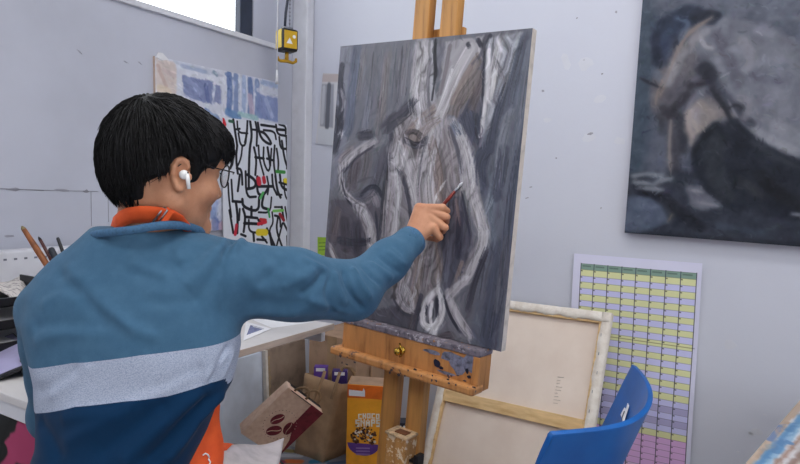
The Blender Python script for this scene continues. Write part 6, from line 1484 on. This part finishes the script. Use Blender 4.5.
# wrap onto the neck: push each point to just outside the body surface
def outside(p, gap=.004):
    d = ((BV-p)**2).sum(1); i = d.argmin(); return p
rows = []
from math import cos as _c_
nax = unit(hp(0, -.030, -.050)-NB)
def neck_r(t_): return .062+(.056-.062)*t_
Q_ = []
for i in range(len(SP)-1):
    for t_ in np.linspace(0, 1, 6, endpoint=False): Q_.append(SP[i]*(1-t_)+SP[i+1]*t_)
Q_.append(SP[-1])
bn_ = vnormals(BV, BF); near = np.where((np.linalg.norm(BV-(NB+UP*.03), axis=1) < .16))[0]
def snap(p, gap):
    # slide along the line of sight to sit just in front of the skin
    x, y, w_ = proj(p); X, Y, Wd = NX, NY, NW
    m = (X-x)**2+(Y-y)**2 < 9
    if m.any():
        return at(x, y, min(w_, 9) if False else Wd[m].min()-gap)
    return p
NX, NY, NW = proj(BV[near])
wid = np.interp(np.arange(len(Q_)), [0, 12, len(Q_)*.5, len(Q_)-1], [.016, .022, .029, .028])
for i, p in enumerate(Q_):
    d = unit(Q_[min(i+1, len(Q_)-1)]-Q_[max(i-1, 0)]); s_ = unit(UP*.9-CF*.15-d*(d@(UP*.9-CF*.15)))
    a, b = p-s_*wid[i]/2, p+s_*wid[i]/2
    if 4 < i < len(Q_)-8: a, b = snap(a, .006), snap(b, .005)
    rows.append([a, a*.66+b*.34-CF*.0015, a*.34+b*.66-CF*.0015, b])
neck_strap = MB().grid(rows).build('apron_strap', m_or, ap, solid=.0025)
bc = snap(at(160, 216.5, 1.04), .013)
d_ = unit(at(164, 210.5, 1.04)-at(155, 223, 1.04)); e_ = unit(np.cross(d_, CF))
mb = MB(); mb.tube([bc+d_*.017+e_*.004, bc-d_*.017+e_*.004, bc-d_*.017-e_*.004, bc+d_*.017-e_*.004, bc+d_*.017+e_*.004], .0018, 8); mb.build('buckle', m_steel, neck_strap, label='metal strap buckle')
bc2 = snap(at(166, 216.5, 1.05), .012)
MB().box(bc2, (.016, .004, .030), (unit(e_+d_*.1), CF, d_)).build('strap_keeper', m_or, neck_strap, bevel=.002)

# ------------------------------------------------------------------ hair
m_hair = NT('black_hair'); m_hair.color(m_hair.ramp(m_hair.noise(200, 2), [(.35, (9, 9, 11)), (.75, (26, 25, 28))])); m_hair = m_hair.set(.68); m_hair.node_tree.nodes['Principled BSDF'].inputs['Specular IOR Level'].default_value = .26
hlo = np.array([hp(*p) for p in [(-.12, -.15, -.13), (.12, .16, .15), (-.12, .16, .15), (.12, -.15, -.13), (.12, .16, -.13), (-.12, -.15, .15)]])
F = Field(axis(hlo[:, 0].min(), hlo[:, 0].max(), .0034, []), axis(hlo[:, 1].min(), hlo[:, 1].max(), .0034, []), axis(hlo[:, 2].min(), hlo[:, 2].max(), .0034, []))
def hcap(a, b, ra, rb, k=.02): F.cap(hp(*a), hp(*b), ra, rb, k)
F.ell(hp(0, -.008, .036), (.088, .101, .096), HAX, .02)
F.ell(hp(0, -.046, .004), (.080, .072, .078), HAX, .03)
F.ell(hp(0, -.058, -.036), (.046, .036, .032), HAX, .03)          # nape
F.ell(hp(0, .056, .066), (.066, .054, .040), HAX, .03)            # fringe mass
for sx in (-1, 1):
    F.ell(hp(.066*sx, .026, .034), (.018, .036, .030), HAX, .02); hcap((.0715*sx, .020, .010), (.0705*sx, .022, -.012), .010, .005, .012)
    hcap((.072*sx, -.050, -.006), (.050*sx, -.064, -.044), .015, .009, .02)
# keep the face, ears and neck clear
def hsub(c, r, k=.01): F.ell(hp(*c), r, HAX, k, 's')
hsub((0, .112, -.052), (.10, .056, .086)); 
for sx in (-1, 1): hsub((.090*sx, -.014, -.016), (.026, .027, .038), .008); hsub((.084*sx, .064, -.022), (.036, .040, .043), .01); hsub((.078*sx, -.042, -.056), (.032, .038, .036), .01)
HV, HF_ = F.mesh(); HV = smooth_mesh(HV, HF_, 1); HN = vnormals(HV, HF_); del F
hair = big_mesh('hair', HV, HF_, m_hair, PB); hair['label'] = 'short thick black hair'
# locks: tapered strands laid over the cap from the crown outward
loc = (HV-HC)@HAX.T; nl = HN@HAX.T
crown = np.array([.012, -.070, .122])
ok = np.where((loc[:, 2] > -.075))[0]
g = np.random.default_rng(21); pick = np.concatenate([g.choice(ok, 7600), g.choice(ok[loc[ok, 1] > .05], 1500), g.choice(ok[np.linalg.norm(loc[ok]-crown, axis=1) < .05], 500)])
L = loc[pick]; n_ = nl[pick]
away = L-crown; away = away/np.linalg.norm(away, axis=1, keepdims=True)
swirl = np.cross(n_, away); dirv = away+swirl*.22+g.normal(0, .16, L.shape)
# top hair sweeps forward into the fringe, back and sides fall down
top = np.clip((L[:, 2]-.05)/.06, 0, 1)[:, None]
dirv = dirv*(1)+np.array([0, .45, 0])*top*(L[:, 1:2] > -.04)+np.array([0, 0, -.9])*(1-top)
dirv -= n_*(dirv*n_).sum(1, keepdims=True); dirv /= np.linalg.norm(dirv, axis=1, keepdims=True)+1e-9
length = np.where(L[:, 1] > .05, .040, .046)*(.55+.7*g.random(len(L))); length *= np.where(L[:, 2] < -.03, .5, 1.0); rad = .0008*(.6+.7*g.random(len(L)))
K_ = 6; T_ = np.linspace(0, 1, K_)
pts = []
lift = (.001+.0065*g.random(len(L))**1.5)
for t_ in T_:
    p = L+dirv*(length*t_)[:, None]+n_*(-.002+lift*math.sin(t_*2.4))[:, None] if False else L+dirv*(length*t_)[:, None]
    # follow the curvature of the skull
    c = np.array([0, -.02, .015]); r0 = np.linalg.norm(L-c, axis=1, keepdims=True); v = p-c; r1 = np.linalg.norm(v, axis=1, keepdims=True)
    follow = np.clip(1-np.clip(L[:, 1:2]-.03, 0, 1)*8, .35, 1); follow = np.where(L[:, 2:3] < .0, .75, follow)
    p2 = c+v/r1*(r1*(1-follow)+r0*follow); p2 = p2+n_*(lift*math.sin(min(1, t_*1.3)*1.9)-.0012)[:, None]
    p2[:, 2] -= .006*t_*t_
    pts.append(p2)
pts = np.stack(pts, 1)
ax_, ay_, az_ = np.abs(pts[..., 0]), pts[..., 1], pts[..., 2]
bad = ((ax_ > .045) & (ay_ > -.040) & (ay_ < .012) & (az_ < .014)) | ((ay_ > .010) & (az_ < -.010)) | ((ay_ > .034) & (ax_ > .03) & (az_ < .016)) | ((ay_ > .030) & (az_ < .004)) | ((ay_ > .06) & (az_ < .018)) | ((ax_ > .040) & (ay_ > -.080) & (ay_ <= -.035) & (az_ < -.022+(ay_+.035)*.75)) | (az_ < -.088)
keep = ~bad.any(1); pts = pts[keep]; L = L[keep]; n_ = n_[keep]; rad = rad[keep]                                        # strand, segment, xyz (local)
wpts = HC+pts@HAX
tan = np.gradient(wpts, axis=1); tan /= np.linalg.norm(tan, axis=2, keepdims=True)+1e-9
nw = (n_@HAX)[:, None, :]; side = np.cross(tan, nw); side /= np.linalg.norm(side, axis=2, keepdims=True)+1e-9; nn2 = np.cross(side, tan)
rp = rad[:, None]*np.array([.7, 1.1, 1.1, .95, .65, .12])[None, :]
V_ = []
for q in (0, 2.094, 4.189): V_.append(wpts+side*(math.cos(q)*rp*1.5)[..., None]+nn2*(math.sin(q)*rp)[..., None])
V_ = np.stack(V_, 2).reshape(-1, 3); ns = len(L); F_ = []
base = (np.arange(ns)*K_*3)[:, None]
for j in range(K_-1):
    for q in range(3): F_.append(np.concatenate([base+j*3+q, base+j*3+(q+1) % 3, base+(j+1)*3+(q+1) % 3, base+(j+1)*3+q], 1))
lk = big_mesh('hair_strands', V_, np.concatenate(F_), m_hair, PB); lk['kind'] = 'stuff'
mb = MB()
for sx in (-1, 1): MB().tube([hp(.016*sx, .0935, .0175), hp(.030*sx, .0915, .0225), hp(.044*sx, .081, .018)], [.0022, .0028, .0012], 8, flat=.5).build('eyebrow', m_hair, PB)
for sx in (-1, 1):
    mb = MB(); c = hp(.031*sx, .0775, 0.0); mb.lathe(c, [(.0001, .0126), (.0045, .0118), (.008, .0096), (.0112, .0055), (.0126, 0), (.011, -.006), (0, -.0126)], hF, 20); e = mb.build('eye', plain('eye_white', (220, 214, 208), .2, var=.01), PB)
    mb = MB(); mb.lathe(c, [(.0001, .0131), (.003, .0128), (.0055, .0116)], hF, 16); mb.build('iris', plain('dark_iris', (36, 22, 16), .15), e)

# ------------------------------------------------------------------ glasses and earbud (worn)
m_gold = plain('dark_wire', (26, 24, 26), .35, .4)
gl_ = NT('lens_glass'); gl_.n.remove(gl_.b); a = gl_.new('ShaderNodeBsdfTransparent'); b = gl_.new('ShaderNodeBsdfGlossy'); b.inputs['Roughness'].default_value = .03; x_ = gl_.new('ShaderNodeMixShader'); x_.inputs[0].default_value = .12
gl_.L(a.outputs[0], x_.inputs[1]); gl_.L(b.outputs[0], x_.inputs[2]); gl_.L(x_.outputs[0], gl_.out.inputs[0])
frame = None
mb = MB()
def lens(sx, n=28): return [hp(sx*.033+.0235*math.cos(q), .1085-.010*((sx*.033+.0235*math.cos(q))/.05)**2, 0.0+.0215*math.sin(q)) for q in np.linspace(0, 2*math.pi, n)]
for sx in (-1, 1): mb.tube(lens(sx), .0015, 8)
mb.tube([hp(-.0105, .108, .004), hp(0, .110, .0075), hp(.0105, .108, .004)], .0012, 8)
frame = mb.build('glasses_frame', m_gold, PB, label='thin round wire spectacles')
for sx in (-1, 1):
    mb = MB(); mb.tube([hp(sx*.0565, .1045, .006), hp(sx*.072, .096, .008), hp(sx*.0785, .060, .009), hp(sx*.0805, .012, .011), hp(sx*.0815, -.012, .010), hp(sx*.080, -.028, -.004)], [.0014, .0014, .0011, .0012, .0014, .0016], 8); mb.build('temple', m_gold, frame)
    L_2 = lens(sx, 25)[:-1]; mb = MB(); mb.slab(L_2, hF, .0012); mb.build('lens', gl_.m, frame)
m_bud = plain('white_earbud', (236, 236, 238), .25, var=.01)
sx = 1; e0 = np.array([.0765, -.012, -.014]); ex_ = unit(hR-hF*.35); ey_ = unit(hF+hR*.35)
bc = hp(*e0)+ex_*.0105+ey_*.004+hU*.001
mb = MB(); mb.lathe(bc-ex_*.008, [(0, 0), (.0065, .001), (.0085, .006), (.0082, .011), (.0055, .0155), (0, .017)], unit(ex_+ey_*-.2), 18); bud = mb.build('earbud', m_bud, PB, label='white wireless earbud')
mb = MB(); mb.tube([bc+ex_*.005+hU*.002+ey_*.002, bc+ex_*.006-hU*.010+ey_*.0055, bc+ex_*.005-hU*.0235+ey_*.009], [.0044, .0036, .0034], 12); mb.build('earbud_stem', m_bud, bud)
mb = MB(); mb.box(bc+ex_*.0078+ey_*.0035+hU*.003, (.003, .004, .0015), (unit(ey_-hU*.6), hU, ex_)); mb.build('earbud_vent', m_black, bud)

# ------------------------------------------------------------------ paintbrush in the hand
b0, b1 = ac(462.5, 182.5, .002), ac(442, 206, .020)
bd = unit(b0-b1); tail = b1-bd*.085
t = thing('paintbrush', b0, 'thin dark red brush held in his fist against the canvas', 'paintbrush')
MB().tube([tail, b1-bd*.02, b1+bd*.02, b0-bd*.028], [.0022, .0042, .0048, .0036], 12).build('handle', plain('brush_red', (120, 44, 38), .3), t)
MB().tube([b0-bd*.028, b0-bd*.026, b0-bd*.012], [.0037, .0040, .0038], 12).build('ferrule', m_steel, t)
MB().tube([b0-bd*.012, b0-bd*.006, b0], [.0037, .0042, .0010], 10).build('bristles', plain('pale_loaded_bristle', (196, 196, 204), .7), t)

# white towel on the lap
tw = [(231, 447, 1.155), (236, 443.5, 1.2), (283, 440.5, 1.24), (277, 466, 1.13), (270, 500, 1.05), (222, 500, 1.03), (224, 462, 1.10)]
A_, B_, C_, D_ = onZ(222, 447.5, .622), onZ(284, 440.5, .552), onZ(272, 500, .580), onZ(219, 500, .625)
rows = []
for i in range(13):
    a = i/12; L0 = A_+(D_-A_)*a; R0 = B_+(C_-B_)*a
    rows.append([L0+(R0-L0)*b+UP*(.004*math.sin(b*7+a*3)+.003*math.sin(a*9-b*4))+UP*(-.010*(b < .08)*(a < .1)) for b in np.linspace(0, 1, 15)])
mb = MB(); mb.grid(rows)
tag(mb.build('paper_towel', plain('towel_white', (204, 196, 198), .9, var=.05, vs=18, bump=.3, bs=60, bd=.003), solid=.004, at_base=True), 'folded white paper towel lying on his lap', 'towel')
# stool under him
sc_ = HIPC+np.array([0, -.01, 0]); t = thing('stool', (sc_[0], sc_[1], 0), 'round wooden stool he sits on', 'stool')
MB().lathe(np.array([sc_[0], sc_[1], .40]), [(0, 0), (.165, 0), (.172, .008), (.172, .026), (.165, .034), (0, .034)], UP, 32).build('seat', m_pine_mast, t)
for k in range(4):
    a = .785+1.5708*k; mb = MB(); mb.tube([np.array([sc_[0]+.12*math.cos(a), sc_[1]+.12*math.sin(a), .40]), np.array([sc_[0]+.17*math.cos(a), sc_[1]+.17*math.sin(a), 0])], .014, 10); mb.build('leg', m_pine_mast, t)

# ------------------------------------------------------------------ output look
SC.view_settings.view_transform = 'Standard'
SC.view_settings.look = 'None'
SC.view_settings.gamma = 1.0
SC.view_settings.exposure = EXPO
SC.view_settings.use_curve_mapping = False
